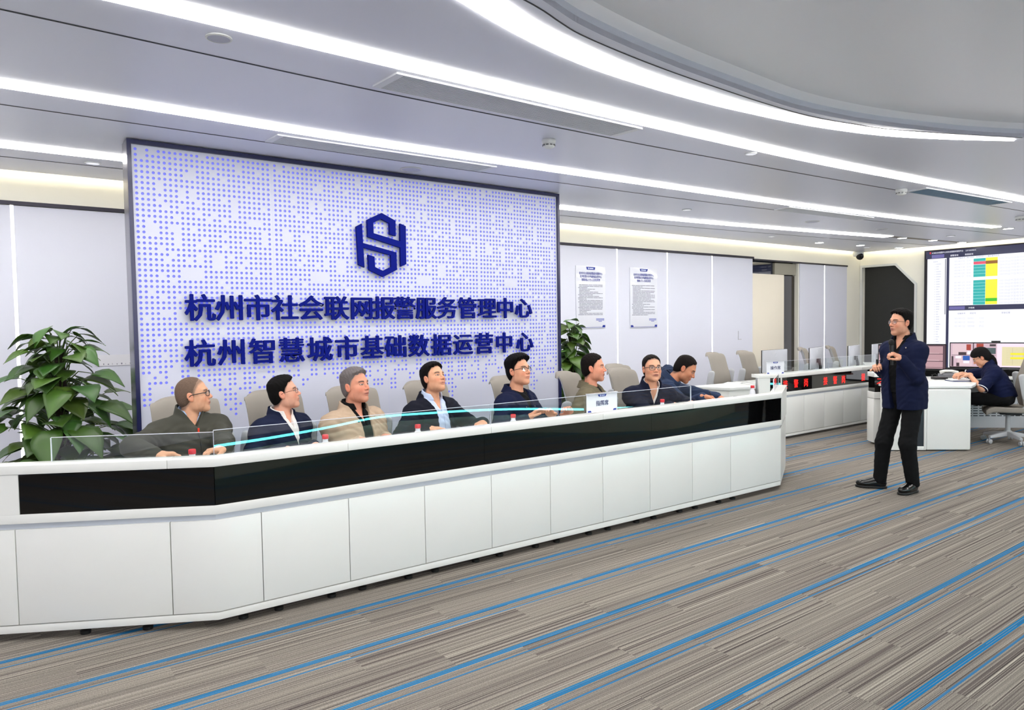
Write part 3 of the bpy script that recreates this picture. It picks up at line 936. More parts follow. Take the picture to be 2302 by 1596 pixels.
# ================================================================== consoles and desks
class Path2:
    """polyline with mitred offsets, by arc length"""
    def __init__(s, pts):
        s.p = [Vector(q) for q in pts]
        s.s = [0.0]
        for i in range(len(pts)-1): s.s.append(s.s[-1]+(s.p[i+1]-s.p[i]).length)
        s.n = []
        for i in range(len(pts)-1):
            t = (s.p[i+1]-s.p[i]).normalized(); s.n.append(Vector((-t.y, t.x)))
        s.mit = []
        for i in range(len(pts)):
            a = s.n[max(i-1, 0)]; b = s.n[min(i, len(pts)-2)]
            m = (a+b).normalized(); s.mit.append(m/max(m.dot(a), 0.2))
    def at(s, q, d):
        for i, v in enumerate(s.s):
            if abs(v-q) < 1e-6: return s.p[i]+s.mit[i]*d
        for i in range(len(s.s)-1):
            if s.s[i] <= q <= s.s[i+1] or i == len(s.s)-2:
                return s.p[i].lerp(s.p[i+1], (q-s.s[i])/(s.s[i+1]-s.s[i]))+s.n[i]*d
    def stations(s, a, b):
        return [a]+[v for v in s.s if a+1e-5 < v < b-1e-5]+[b]
    def rail(s, mb, a, b, d0, d1, z0, z1):
        st = s.stations(a, b)
        f = [s.at(q, d0) for q in st]; k = [s.at(q, d1) for q in st]
        n = len(st); vs = []; fs = []
        for i in range(n):
            vs += [(f[i].x, f[i].y, z0), (k[i].x, k[i].y, z0), (k[i].x, k[i].y, z1), (f[i].x, f[i].y, z1)]
        for i in range(n-1):
            for c in range(4):
                c2 = (c+1) % 4
                fs.append((i*4+c, (i+1)*4+c, (i+1)*4+c2, i*4+c2))
        fs.append((0, 1, 2, 3)); fs.append((n*4-1, n*4-2, n*4-3, n*4-4))
        return mb.add(vs, fs)

GROOVE = mat('groove_grey', (196, 202, 212), rough=0.3)
GLASS = glassmat('clear_glass')
GEDGE = mat('glass_edge', (225, 228, 240), rough=0.1, spec=0.8)
RUBBER = mat('black_rubber', (12, 12, 12), rough=0.6)

def console(t, P, zz, seams, bands, ledge_d=0.24, work_d=0.0, glass=None, feet=(), sides=True, band_m=None):
    """zz: plinth bottom, plinth top, panel top, fascia bottom, band bottom, band top, ledge bottom, ledge top"""
    zp0, zp1, zt, zf, zb0, zb1, zl0, zl1 = zz
    E = P.s[-1]
    P.rail(MB(), 0, E, 0.006, 0.05, zp0, zp1)
    b = MB(); P.rail(b, 0, E, 0.002, 0.05, zp0, zp1-0.006); recalc(b.build('plinth', WHITE, t, bevel=0.003))
    ed = [0]+seams+[E]
    for a, c in zip(ed[:-1], ed[1:]):
        b = MB(); P.rail(b, a+0.0022, c-0.0022, 0.0, 0.022, zp1, zt)
        recalc(b.build('front_panel', WHITE, t, bevel=0.002))
    b = MB(); P.rail(b, 0.004, E-0.004, 0.024, 0.10, zp0+0.002, zl0-0.002); recalc(b.build('carcass', mat('carcass_grey', (150, 152, 156), rough=0.5), t))
    b = MB(); P.rail(b, 0, E, 0.014, 0.03, zt, zf); recalc(b.build('groove_strip', GROOVE, t))
    b = MB(); P.rail(b, 0, E, -0.008, 0.03, zf, zb0); recalc(b.build('lower_rail', WHITE, t, bevel=0.003))
    q = 0
    for a, c in list(bands)+[(E, E)]:
        if a > q+1e-4:
            b = MB(); P.rail(b, q, a, -0.008, 0.03, zb0, zb1); recalc(b.build('fascia_end', WHITE, t))
        q = c
    for a, c in bands:
        b = MB(); P.rail(b, a+0.0008, c-0.0008, -0.003, 0.02, zb0, zb1); recalc(b.build('display_band', band_m or BLACKG, t))
    for a, c in zip(ed[:-1:2], ed[2::2]+([E] if len(ed) % 2 == 0 else [])):
        b = MB(); P.rail(b, a+0.0008, c-0.0008, -0.012, ledge_d, zl0, zl1); recalc(b.build('ledge', WHITE, t, bevel=0.004))
    if work_d:
        b = MB(); P.rail(b, 0.02, E-0.02, 0.10, work_d, 0.715, 0.745); recalc(b.build('worktop', WHITE2, t, bevel=0.004))
        for q in ((0.03, E-0.05) if sides else ()):
            b = MB(); P.rail(b, q, q+0.02, 0.1, work_d-0.04, 0.0, 0.714); recalc(b.build('side_panel', WHITE2, t))
    for a, c, zt_ in (glass or []):
        a2 = a if any(abs(v-a) < 1e-6 for v in P.s) else a+0.002; c2 = c if any(abs(v-c) < 1e-6 for v in P.s) else c-0.002
        b = MB(); P.rail(b, a2, c2, 0.07, 0.078, zl1+0.001, zt_)
        g = recalc(b.build('glass_screen', GLASS, t))
        g.visible_shadow = True
        e = MB()
        P.rail(e, a2, c2, 0.0698, 0.0782, zt_, zt_+0.0025)
        for q in (a, c):
            v = P.at(q, 0.074); nx = P.at(q, 0.09)-v
            e.obox((v.x, v.y, (zl1+zt_)/2), (nx.y, -nx.x, 0), (nx.x, nx.y, 0), (0, 0, 1), 0.0016, 0.0043, (zt_-zl1)/2-0.001)
        e2 = recalc(e.build('polished_edge', GEDGE, g))
    for q in feet:
        p = P.at(q, 0.06)
        MB().lathe([(0.026, 0.0), (0.027, 0.018), (0.020, 0.022), (0.010, 0.026), (0.010, zp0+0.03)], (p.x, p.y, 0), 14).build('levelling_foot', RUBBER, t, smooth=True)

# ---- the long command desk in front
PA = Path2([(-0.10, 4.672), (0.136, 4.54), (1.017, 4.045), (6.18, 3.888), (6.967, 4.325)])
sA, sB, sC, sD = PA.s[1:5]
desk = thing('command_desk', 'long white angled command desk with a black glass band, in front of the seated men', 'desk', (3.5, 4.2, 0))
seams = [sA, sA+0.773]+[sB+0.244+0.5205*k for k in range(9)]
fe = []
for q in [sA+0.3, sA+0.62]+[sB+0.244+0.5205*k+dq for k in range(9) for dq in (-0.1, 0.1)]: fe.append(q)
console(desk, PA, (0.045, 0.092, 0.600, 0.632, 0.682, 0.893, 0.894, 0.942), seams, [(sA+0.03, sB), (sB, sB+1.75), (sB+1.75, sB+3.385), (sB+3.385, sC)],
        ledge_d=0.105, work_d=0.50, glass=[(sA+0.16, sB, 1.072), (sB, sB+1.855, 1.082), (sB+1.855, sB+3.07, 1.082), (sB+3.07, sB+3.955, 1.082), (sC+0.12, sD-0.02, 1.06)], feet=fe)

def plate(P, q0, q1, d, z0, z1, word, label):
    """an acrylic name plate hung over a glass screen"""
    a = P.at(q0, d); c = P.at(q1, d)
    tv = (c-a).normalized(); nv = Vector((tv.y, -tv.x))     # nv looks at the viewer
    t = thing('name_plate', label, 'sign', ((a.x+c.x)/2, (a.y+c.y)/2, z0))
    W_ = (c-a).length
    X = Vector((tv.x, tv.y, 0)); Zv = Vector((0, 0, 1)); Nn = Vector((nv.x, nv.y, 0))
    o = Vector((a.x, a.y, z0))
    h = z1-z0
    MB().obox(o+X*W_/2+Zv*h/2, X, Nn, Zv, W_/2, 0.003, h/2).build('plate', mat('plate_white', (232, 234, 242), rough=0.15, spec=0.6, var=0.005), t)
    f = o+Nn*0.0036
    for nm, pl in (('blue_header', [(W_*0.355, h*0.96), (W_*0.645, h*0.96), (W_*0.61, h*0.84), (W_*0.39, h*0.84)]), ('blue_corner', [(W_*0.03, h*0.03), (W_*0.15, h*0.03), (W_*0.12, h*0.12), (W_*0.03, h*0.12)]),
                   ('blue_corner', [(W_*0.97, h*0.03), (W_*0.85, h*0.03), (W_*0.88, h*0.12), (W_*0.97, h*0.12)])):
        recalc(MB().extr(pl, f, X, Zv, Nn*0.0004).build(nm, HEADB, t))
    c_ = MB().lathe([(W_*0.02, 0), (W_*0.02, 0.0003)], f+X*W_*0.44+Zv*h*0.90+Nn*0.0006, 12, axis=Nn)
    c_.obox(f+X*W_*0.53+Zv*h*0.90+Nn*0.0007, X, Nn, Zv, W_*0.055, 0.0002, h*0.022)
    recalc(c_.build('emblem', mat('header_white', (200, 208, 235)), t))
    MB().text(word, f+X*W_*0.5+Zv*h*0.37+Nn*0.0005, X, Zv, h*0.31, extrude=0.0003, bold=0.012, align='CENTER').build('lettering', mat('plate_ink', (28, 36, 96), rough=0.5), t)
    MB().obox(o+X*W_/2+Zv*(h+0.003), X, Nn, Zv, W_/2, 0.012, 0.003).build('hanger', mat('clear_acrylic', (205, 208, 214), rough=0.1, spec=0.7), t)
    return t
plate(PA, sB+2.735, sB+3.055, 0.055, 0.946, 1.090, '指挥席', 'white desk plate reading 指挥席 on the front desk, below the man in olive')

# ---- second row
PB = Path2([(8.47, 5.662), (8.60, 5.587), (8.75, 5.50), (11.45, 5.452), (12.2, 5.87)])
row2 = thing('operator_desk', 'white operator desk of the second row with red running text', 'desk', (10.2, 5.7, 0))
b1, b2_, b3, b4 = PB.s[1:5]
console(row2, PB, (0.035, 0.075, 0.575, 0.605, 0.655, 0.853, 0.854, 0.900), [b2_+0.55+0.52*k for k in range(4)], [(b1+0.01, b2_-0.012), (b2_+0.004, b2_+1.95), (b2_+1.95, b3)],
        ledge_d=0.22, work_d=0.85, sides=False, band_m=mat('display_glass', (5, 5, 6), rough=0.02, spec=1.0, var=0.0), glass=[(b2_+0.02, b2_+1.3, 1.072), (b2_+1.3, b2_+2.66, 1.072)])
LEDR = emis('led_red', (255, 26, 20), 1.3, base=(0.1, 0, 0))
for ch, x, z in (('接', 8.60, .796), ('警', 8.855, .794), ('岗', 9.10, .792), ('接', 9.60, .786), ('警', 9.86, .782), ('岗', 10.09, .780), ('接', 10.66, .782), ('警', 10.91, .782), ('岗', 11.16, .782)):
    q = b2_+(x-8.75)+0.235
    p = PB.at(q, -0.0036); p2 = PB.at(q+0.1, -0.0036); tv = (p2-p).normalized()
    MB().text(ch, (p.x-0.05*tv.x, p.y, z-0.085), (tv.x, tv.y, 0), (0, 0, 1), 0.125, extrude=0.0003, bold=0.0, sx=0.9).build('led_character', LEDR, row2)
plate(PB, b2_-0.20, b2_+0.095, 0.02, 0.905, 1.078, '操作席', 'small white desk plate reading 操作席 on the second row desk, in front of a monitor')

# ---- plain desk left of the second row
t = thing('side_desk', 'plain white desk before the two empty chairs, left of the red running text', 'desk', (8.5, 6.0, 0))
TOP = [(7.80, 6.30), (7.97, 5.76), (8.40, 5.665), (8.44, 5.69), (8.74, 6.20), (8.40, 6.25)]
recalc(MB().prism(TOP, 0.715, 0.752).build('desk_top', WHITE2, t, bevel=0.006))
INS = [(7.83, 6.28), (7.99, 5.785), (8.40, 5.69), (8.42, 5.71), (8.44, 5.76), (8.05, 5.86), (7.90, 6.30)]
recalc(MB().prism(INS, 0.03, 0.714).build('front_panel', WHITE, t))
a = Vector((8.02, 5.772)); c = Vector((8.40, 5.675)); tv = (c-a).normalized(); nv = Vector((tv.y, -tv.x))
m0 = a.lerp(c, 0.5)
MB().obox((m0.x, m0.y, 0.60), (tv.x, tv.y, 0), (nv.x, nv.y, 0), (0, 0, 1), 0.16, 0.006, 0.035).build('inset_panel', mat('dark_inset', (44, 36, 38), rough=0.15), t)

# ---- right hand workstation
d3 = Vector((0.746, -0.666)); n3 = Vector((0.666, 0.746))
A3 = Vector((8.994, 4.168))
t = thing('workstation', 'white rounded workstation behind the standing man, at right', 'desk', (9.9, 4.1, 0))
def pt(a, b): 
    p = A3+d3*a+n3*b
    return (p.x, p.y)
recalc(MB().prism([pt(0.435, 0.0), pt(0.957, 0.0), pt(0.957, 0.30), pt(0.435, 0.30)], 0.012, 0.766).build('end_cabinet', WHITE, t, bevel=0.022, seg=3))
fr = MB()
for a, b_, z0, z1 in ((0.0, 0.315, 0.012, 0.766), (0.408, 0.432, 0.012, 0.766), (0.315, 0.408, 0.012, 0.058), (0.315, 0.408, 0.70, 0.766)):
    fr.prism([pt(a, 0.0), pt(b_, 0.0), pt(b_, 0.28), pt(a, 0.28)], z0, z1)
recalc(fr.build('corner_frame', WHITE, t, bevel=0.004))
recalc(MB().prism([pt(0.315, 0.012), pt(0.408, 0.012), pt(0.408, 0.26), pt(0.315, 0.26)], 0.058, 0.70).build('dark_panel', mat('dark_side_panel', (44, 48, 56), rough=0.25), t))
LD = MB()
def lp(a, b): 
    p = A3+d3*a+n3*(b+0.45)
    return (p.x, p.y)
recalc(MB().prism([lp(-0.012, 0), lp(0.42, 0), lp(0.42, 0.2), lp(-0.012, 0.2)], 0.03, 0.60).build('screen_base', WHITE, t, bevel=0.004))
recalc(MB().prism([lp(-0.012, -0.012), lp(0.42, -0.012), lp(0.42, 0.2), lp(-0.012, 0.2)], 0.605, 0.69).prism([lp(-0.012, -0.012), lp(0.42, -0.012), lp(0.42, 0.2), lp(-0.012, 0.2)], 0.885, 0.945).build('screen_rails', WHITE, t, bevel=0.003))
recalc(MB().prism([lp(0.0, -0.002), lp(0.42, -0.002), lp(0.42, 0.19), lp(0.0, 0.19)], 0.602, 0.885).build('display_band', BLACKG, t))
MB().text('之', lp(0.02, -0.006)+(0.80,), (d3.x, d3.y, 0), (0, 0, 1), 0.10, extrude=0.0004, sx=1.1).build('led_character', LEDR, t)
WT = [pt(0.03, 0.02), pt(0.957, 0.0), (10.02, 3.60), (10.30, 3.69), (10.52, 3.82), (11.05, 3.92), (11.75, 3.35), (12.3, 3.6), (11.6, 4.75), (10.9, 5.3), lp(0.05, 0.22), lp(0.05, 0.05)]
recalc(MB().prism(WT, 0.772, 0.800).build('worktop', WHITE2, t, bevel=0.004))
recalc(MB().prism([(10.02, 3.64), (10.30, 3.73), (10.52, 3.86), (11.05, 3.96), (11.7, 3.45), (12.0, 3.7), (11.2, 4.3), (10.2, 4.0)], 0.735, 0.770).build('dark_underside', DARK, t))  # dark slab fixed below the worktop, for its dark underside
# metal back of the workstation with rows of slots
g0 = Vector((10.86, 4.42)); g1 = Vector((12.05, 3.30)); tv = (g1-g0).normalized(); nv = Vector((tv.y, -tv.x))
GM = mat('grey_metal', (176, 178, 182), rough=0.45, metal=0.2)
gm = g0.lerp(g1, 0.5); gl = (g1-g0).length/2
MB().obox((gm.x, gm.y, 0.30), (tv.x, tv.y, 0), (nv.x, nv.y, 0), (0, 0, 1), gl, 0.02, 0.22).build('vent_panel', GM, t)
sl = MB()
for r_ in range(5):
    for k in range(20):
        p = g0+tv*(0.06+k*0.08)+nv*0.0205
        sl.obox((p.x, p.y, 0.25+r_*0.035), (tv.x, tv.y, 0), (nv.x, nv.y, 0), (0, 0, 1), 0.03, 0.001, 0.006)
sl.build('vent_slots', SEAM, t)
bk = gm-nv*0.12
MB().obox((bk.x, bk.y, 0.42), (tv.x, tv.y, 0), (nv.x, nv.y, 0), (0, 0, 1), gl, 0.06, 0.34).build('back_cabinet', mat('cabinet_grey', (120, 122, 122), rough=0.5), t)  # grey box, darker than the vent panel
sh = Vector((11.35, 4.58))
recalc(MB().prism([(10.55, 5.22), (10.97, 4.42), (11.45, 4.30), (11.78, 3.45), (12.1, 3.5), (11.75, 4.60), (10.85, 5.30)], 0.801, 0.885).build('monitor_shelf', mat('shelf_black', (9, 9, 10), rough=0.8, spec=0.1), t))

# ---- low curved bench behind the viewer, with a teal light line; it shows up mirrored in the glass screens
TEAL = emis('teal_light', (96, 230, 238), 8.5)
cur = cmull([(0.9, 0.30), (1.814, -0.016), (2.439, -0.212), (3.252, -0.595), (4.24, -1.15), (5.07, -1.08), (5.85, -0.88), (6.48, -0.499), (7.059, 0.067), (7.526, 0.25), (8.054, 0.50), (8.84, 0.44), (9.73, 0.14), (10.6, -0.20)], 5, False)
t = thing('curved_bench', 'low curved cream bench with a teal light line, behind the viewer', 'bench', (4.5, -0.8, 0))
up, lo = band(cur, 0.36)
back = band(cur, 0.40)[0]
cc = [tuple((Vector(a)+Vector(b))/2) for a, b in zip(up, back)]
PBn = Path2(cur)
def rail_all(mb, d0, d1, z0, z1):
    n = len(cur)
    f = [PBn.p[i]+PBn.mit[i]*d0 for i in range(n)]; k = [PBn.p[i]+PBn.mit[i]*d1 for i in range(n)]
    vs = []; fs = []
    for i in range(n): vs += [(f[i].x, f[i].y, z0), (k[i].x, k[i].y, z0), (k[i].x, k[i].y, z1), (f[i].x, f[i].y, z1)]
    for i in range(n-1):
        for c in range(4):
            fs.append((i*4+c, (i+1)*4+c, (i+1)*4+(c+1) % 4, i*4+(c+1) % 4))
    fs.append((0, 1, 2, 3)); fs.append((n*4-1, n*4-2, n*4-3, n*4-4))
    return mb.add(vs, fs)
recalc(rail_all(MB(), -0.42, -0.03, 0.0, 0.25).build('bench_body', mat('bench_cream', (226, 226, 206), rough=0.4), t))
recalc(rail_all(MB(), -0.03, 0.0, 0.328, 0.362).build('light_line', TEAL, t))
recalc(rail_all(MB(), -0.42, 0.03, 0.364, 0.41).build('bench_top', mat('bench_top_dark', (60, 62, 66), rough=0.4), t))
recalc(rail_all(MB(), -0.40, -0.035, 0.25, 0.364).build('bench_core', DARK, t))
# ================================================================== people: signed distance bodies
f32 = np.float32
def A3_(v): return np.asarray(v, dtype=f32)
def nrm(v):
    v = np.asarray(v, float); return v/np.linalg.norm(v)
def s_ell(p, c, r, R=None):
    q = p-A3_(c)
    if R is not None: q = q @ A3_(R)
    r = A3_(r)
    k0 = np.sqrt(((q/r)**2).sum(1)); k1 = np.sqrt(((q/(r*r))**2).sum(1))
    return k0*(k0-1)/np.maximum(k1, 1e-6)
def s_rc(p, a, b, r1, r2):
    a = A3_(a); ba = A3_(b)-a
    pa = p-a
    h = np.clip((pa @ ba)/max(float(ba @ ba), 1e-9), 0, 1)
    d = pa-h[:, None]*ba
    return np.sqrt((d*d).sum(1))-(r1+(r2-r1)*h)
def s_box(p, c, hs, R, rad):
    q = np.abs((p-A3_(c)) @ A3_(R))-A3_(hs)+rad
    return np.sqrt((np.maximum(q, 0)**2).sum(1))+np.minimum(q.max(1), 0)-rad
def smin(a, b, k):
    h = np.maximum(k-np.abs(a-b), 0)/k
    return np.minimum(a, b)-h*h*k*0.25
def smax(a, b, k): return -smin(-a, -b, k)

def surfnet(fn, lo, hi, h):
    lo = np.asarray(lo, float); hi = np.asarray(hi, float)
    B = 8
    nb = np.maximum(np.ceil((hi-lo)/h/B).astype(int), 1)
    n = nb*B+1
    ci = np.indices(nb).reshape(3, -1).T
    cc = (lo+(ci*B+B/2)*h).astype(f32)
    def ev(P):
        out = np.empty(len(P), f32)
        for i in range(0, len(P), 40000): out[i:i+40000] = fn(P[i:i+40000])
        return out
    d = ev(cc)
    act = np.abs(d) < B*h*0.87*1.25+0.004
    sg = np.where(d < 0, -1.0, 1.0).astype(f32).reshape(nb)
    D = np.repeat(np.repeat(np.repeat(sg, B, 0), B, 1), B, 2)
    D = np.pad(D, ((0, 1), (0, 1), (0, 1)), mode='edge')
    mk = np.zeros(n, bool)
    for b in ci[act]:
        x, y, z = b*B
        mk[x:x+B+1, y:y+B+1, z:z+B+1] = True
    idx = np.argwhere(mk)
    D[mk] = ev((lo+idx*h).astype(f32))
    ins = D < 0
    cnt = np.zeros(n-1, np.int8)
    cor = [(a, b, c) for a in (0, 1) for b in (0, 1) for c in (0, 1)]
    def sl(A, c): return A[c[0]:n[0]-1+c[0], c[1]:n[1]-1+c[1], c[2]:n[2]-1+c[2]]
    for c in cor: cnt += sl(ins, c)
    cell = (cnt > 0) & (cnt < 8)
    ce = np.argwhere(cell)
    ids = np.full(n-1, -1, np.int32); ids[cell] = np.arange(len(ce))
    vals = [D[ce[:, 0]+c[0], ce[:, 1]+c[1], ce[:, 2]+c[2]] for c in cor]
    acc = np.zeros((len(ce), 3)); num = np.zeros(len(ce))
    for i, a in enumerate(cor):
        for j, b in enumerate(cor):
            if j > i and sum(abs(a[k]-b[k]) for k in range(3)) == 1:
                va, vb = vals[i], vals[j]
                m = (va < 0) != (vb < 0)
                t = np.where(m, va/np.where(m, va-vb, 1), 0)
                pt_ = np.asarray(a)[None]+t[:, None]*(np.asarray(b)-np.asarray(a))[None]
                acc += np.where(m[:, None], pt_, 0); num += m
    V = lo+(ce+acc/num[:, None])*h
    Fs = []
    for ax in range(3):
        u, v = (ax+1) % 3, (ax+2) % 3
        s0 = [slice(1, n[k]-1) for k in range(3)]; s1 = list(s0)
        s0[ax] = slice(0, n[ax]-1); s1[ax] = slice(1, n[ax])
        a = ins[tuple(s0)]; b = ins[tuple(s1)]
        e = np.argwhere(a != b)
        if len(e) == 0: continue
        flip = a[e[:, 0], e[:, 1], e[:, 2]]
        base = e.copy()
        for k in range(3):
            if k != ax: base[:, k] += 1
        def cid(du, dv):
            q = base.copy(); q[:, u] += du; q[:, v] += dv
            return ids[q[:, 0], q[:, 1], q[:, 2]]
        q = np.stack([cid(-1, -1), cid(0, -1), cid(0, 0), cid(-1, 0)], 1)
        q[~flip] = q[~flip][:, ::-1]
        Fs.append(q)
    F = np.concatenate(Fs)
    F = F[(F >= 0).all(1)]
    return V, F

def skin_mat(name, rough=0.5):
    if name in MATS: return MATS[name]
    m = bpy.data.materials.new(name); m.use_nodes = True
    nt = m.node_tree; b = nt.nodes['Principled BSDF']
    at = nt.nodes.new('ShaderNodeAttribute'); at.attribute_name = 'tone'
    nz = nt.nodes.new('ShaderNodeTexNoise'); nz.inputs['Scale'].default_value = 60
    tc = nt.nodes.new('ShaderNodeTexCoord'); nt.links.new(tc.outputs['Object'], nz.inputs['Vector'])
    mr = nt.nodes.new('ShaderNodeMapRange'); mr.inputs['To Min'].default_value = 0.94; mr.inputs['To Max'].default_value = 1.06
    nt.links.new(nz.outputs['Fac'], mr.inputs['Value'])
    mx = nt.nodes.new('ShaderNodeMix'); mx.data_type = 'RGBA'; mx.blend_type = 'MULTIPLY'; mx.inputs['Factor'].default_value = 1
    nt.links.new(at.outputs['Color'], mx.inputs['A']); nt.links.new(mr.outputs[0], mx.inputs['B'])
    nt.links.new(mx.outputs['Result'], b.inputs['Base Color'])
    b.inputs['Roughness'].default_value = rough
    b.inputs['Specular IOR Level'].default_value = 0.35
    b.inputs['Subsurface Weight'].default_value = 0.0
    MATS[name] = m
    return m

def cloth(name, col, rough=0.85):
    return mat(name, col, rough=rough, spec=0.15, var=0.10, scale=14, bump=0.25, bscale=500)

def ik(S, Wp, l1, l2, pole):
    S = np.asarray(S, float); Wp = np.asarray(Wp, float)
    v = Wp-S; L = np.linalg.norm(v)
    L2 = min(L, (l1+l2)*0.995)
    a = math.acos(max(-1, min(1, (l1*l1+L2*L2-l2*l2)/(2*l1*L2))))
    d = v/L; pl = np.asarray(pole, float); pl = pl-d*(pl@d); pl /= np.linalg.norm(pl)
    return S+d*math.cos(a)*l1+pl*math.sin(a)*l1

class Person:
    def __init__(s, label, H, phi, hp=0, hr=0, tphi=0, NB=None, lean=0.02, pel=None, sh=0.175, bulk=1.0, hs=1.0, hand_l=None, hand_r=None,
                 pole_l=None, pole_r=None, h=0.004, stand=False, la=0.29, lf=0.255, skin=(226, 178, 152), feet=None, knees=None, cup=0.0):
        s.h = h; s.bulk = bulk; s.hs = hs
        s.H = np.asarray(H, float)
        ph = math.radians(phi); pt_ = math.radians(hp); rl = math.radians(hr)
        f = np.array([math.sin(ph)*math.cos(pt_), -math.cos(ph)*math.cos(pt_), math.sin(pt_)])
        l = np.array([math.cos(ph), math.sin(ph), 0.0])           # the person's left
        u = np.cross(l, -f); u = np.cross(f, -l) if u[2] < 0 else u
        u = nrm(u)
        l2 = l*math.cos(rl)+u*math.sin(rl); u2 = -l*math.sin(rl)+u*math.cos(rl)
        s.RH = np.stack([l2, f, u2], 1)                              # columns: left, forward, up
        tp = math.radians(tphi)
        s.t = np.array([math.sin(tp), -math.cos(tp), 0.0]); s.l = np.array([math.cos(tp), math.sin(tp), 0.0])
        s.NB = np.asarray(NB, float) if NB is not None else s.H-np.array([0, 0, 0.185*hs])-s.t*0.015-f*np.array([1, 1, 0])*0.015
        s.pel = np.asarray(pel, float) if pel is not None else s.NB*np.array([1, 1, 0])-s.t*lean+np.array([0, 0, 0.615])
        s.up = nrm(s.NB-s.pel)
        s.fr = nrm(s.t-s.up*(s.t@s.up))
        s.RT = np.stack([s.l, s.fr, s.up], 1)
        s.shl = s.NB+s.l*sh-s.up*0.075; s.shr = s.NB-s.l*sh-s.up*0.075
        s.skin = skin
        s.arms = []
        for side, sp, hd, pole in ((1, s.shl, hand_l, pole_l), (-1, s.shr, hand_r, pole_r)):
            Wp, hf, hn = np.asarray(hd[0], float), nrm(hd[1]), nrm(hd[2])
            pole = pole if pole is not None else s.l*side*0.7-s.up*0.55-s.t*0.4
            E_ = ik(sp, Wp, la, lf, pole)
            hn = nrm(hn-hf*(hn@hf))
            th = np.cross(hf, hn)*(1 if side > 0 else -1)
            # thumb side: with the palm down, the left thumb points to the right
            s.arms.append(dict(S=sp, E=E_, W=Wp, f=hf, n=hn, th=-th if side > 0 else -th, side=side, curl=hd[3] if len(hd) > 3 else (0.5, 0.6, 0.4), k=None))
        s.stand = stand
        hipc = s.pel-s.up*0.038
        s.legs = []
        for side in (1, -1):
            hip = hipc+s.l*side*0.095
            if knees is None:
                lt = nrm(np.array([s.t[0]*0.25, -1.0, 0])); ll = np.array([-lt[1], lt[0], 0])
                hip = hipc+ll*side*0.09
                kn = hip+lt*0.37+ll*side*0.03; kn[2] = 0.56
                an = kn-lt*0.02; an[2] = 0.09
                ft = lt
            else:
                kn, an, ft = knees[0 if side > 0 else 1]
                kn = np.asarray(kn, float); an = np.asarray(an, float); ft = nrm(ft)
            s.legs.append((hip, kn, an, ft))
        s.root = thing('person', label, 'person', (float(s.pel[0]), float(s.pel[1]), 0.0), None)
        pts = [s.H+0.16, s.H-0.16, s.pel+0.24, s.pel-0.24]+[a['W']+0.2 for a in s.arms]+[a['W']-0.2 for a in s.arms]+[a['E']+0.1 for a in s.arms]+[a['E']-0.1 for a in s.arms]+[s.shl+0.12, s.shl-0.12, s.shr+0.12, s.shr-0.12]
        s.lo = np.min(pts, 0); s.hi = np.max(pts, 0)

    # ---- pieces
    def torso(s, p):
        b = s.bulk; R = s.RT; L = np.linalg.norm(s.NB-s.pel)
        d = s_ell(p, s.NB-s.up*0.20+s.fr*0.012, (0.172*b, 0.118*b, 0.215), R)
        d = smin(d, s_ell(p, s.pel+s.up*L*0.36+s.fr*0.015, (0.158*b, 0.122*b, 0.20), R), 0.10)
        d = smin(d, s_ell(p, s.pel, (0.172*b, 0.128*b, 0.14), R), 0.08)
        d = smin(d, s_rc(p, s.shl-s.up*0.012, s.shr-s.up*0.012, 0.062, 0.062), 0.07)
        for q in (s.shl, s.shr):
            d = smin(d, s_rc(p, s.NB-s.up*0.010, q+s.up*0.002, 0.046, 0.056), 0.05)
        return d
    def limb(s, p, a, r0, r1, r2, end=0.0):
        W_ = a['W']-nrm(a['W']-a['E'])*end
        d = s_rc(p, a['S'], a['E'], r0, r1)
        return smin(d, s_rc(p, a['E'], W_, r1, r2), 0.02)
    def head(s, p):
        q = ((p-A3_(s.H)) @ A3_(s.RH))/s.hs
        x = q.copy(); x[:, 0] = np.abs(x[:, 0])
        d = s_ell(q, (0, -0.014, 0.038), (0.076, 0.096, 0.086))
        d = smin(d, s_ell(q, (0, 0.020, -0.042), (0.061, 0.066, 0.080)), 0.045)
        d = smin(d, s_ell(x, (0.045, 0.012, -0.066), (0.022, 0.040, 0.032)), 0.026)       # jaw
        d = smin(d, s_ell(q, (0, 0.064, -0.101), (0.027, 0.021, 0.021)), 0.028)          # chin
        d = smin(d, s_ell(x, (0.037, 0.050, -0.024), (0.025, 0.024, 0.022)), 0.026)       # cheek
        d = smin(d, s_ell(q, (0, 0.069, 0.025), (0.052, 0.019, 0.012)), 0.020)           # brow
        d = smax(d, -s_ell(x, (0.031, 0.096, 0.004), (0.020, 0.0185, 0.012)), 0.010)      # socket
        d = smin(d, s_rc(q, (0, 0.080, 0.014), (0, 0.1035, -0.027), 0.0080, 0.0110), 0.012)   # nose
        d = smin(d, s_ell(x, (0.0135, 0.0925, -0.031), (0.0080, 0.0105, 0.0075)), 0.008)
        d = smin(d, s_ell(q, (0, 0.0765, -0.057), (0.027, 0.014, 0.017)), 0.014)
        d = smin(d, s_ell(q, (0, 0.0880, -0.0575), (0.023, 0.006, 0.0048)), 0.005)
        d = smin(d, s_ell(q, (0, 0.0870, -0.0685), (0.020, 0.0065, 0.0056)), 0.005)
        d = smax(d, -s_ell(q, (0, 0.098, -0.0630), (0.023, 0.010, 0.0016)), 0.003)
        d = smin(d, s_ell(x, (0.031, 0.0712, 0.004), (0.0150, 0.0125, 0.0115)), 0.003)     # eye
        # ear
        c, sn = math.cos(0.25), math.sin(0.25)
        R = np.array([[1, 0, 0], [0, c, -sn], [0, sn, c]])
        e = s_ell(x, (0.078, -0.012, -0.006), (0.009, 0.019, 0.032), R)
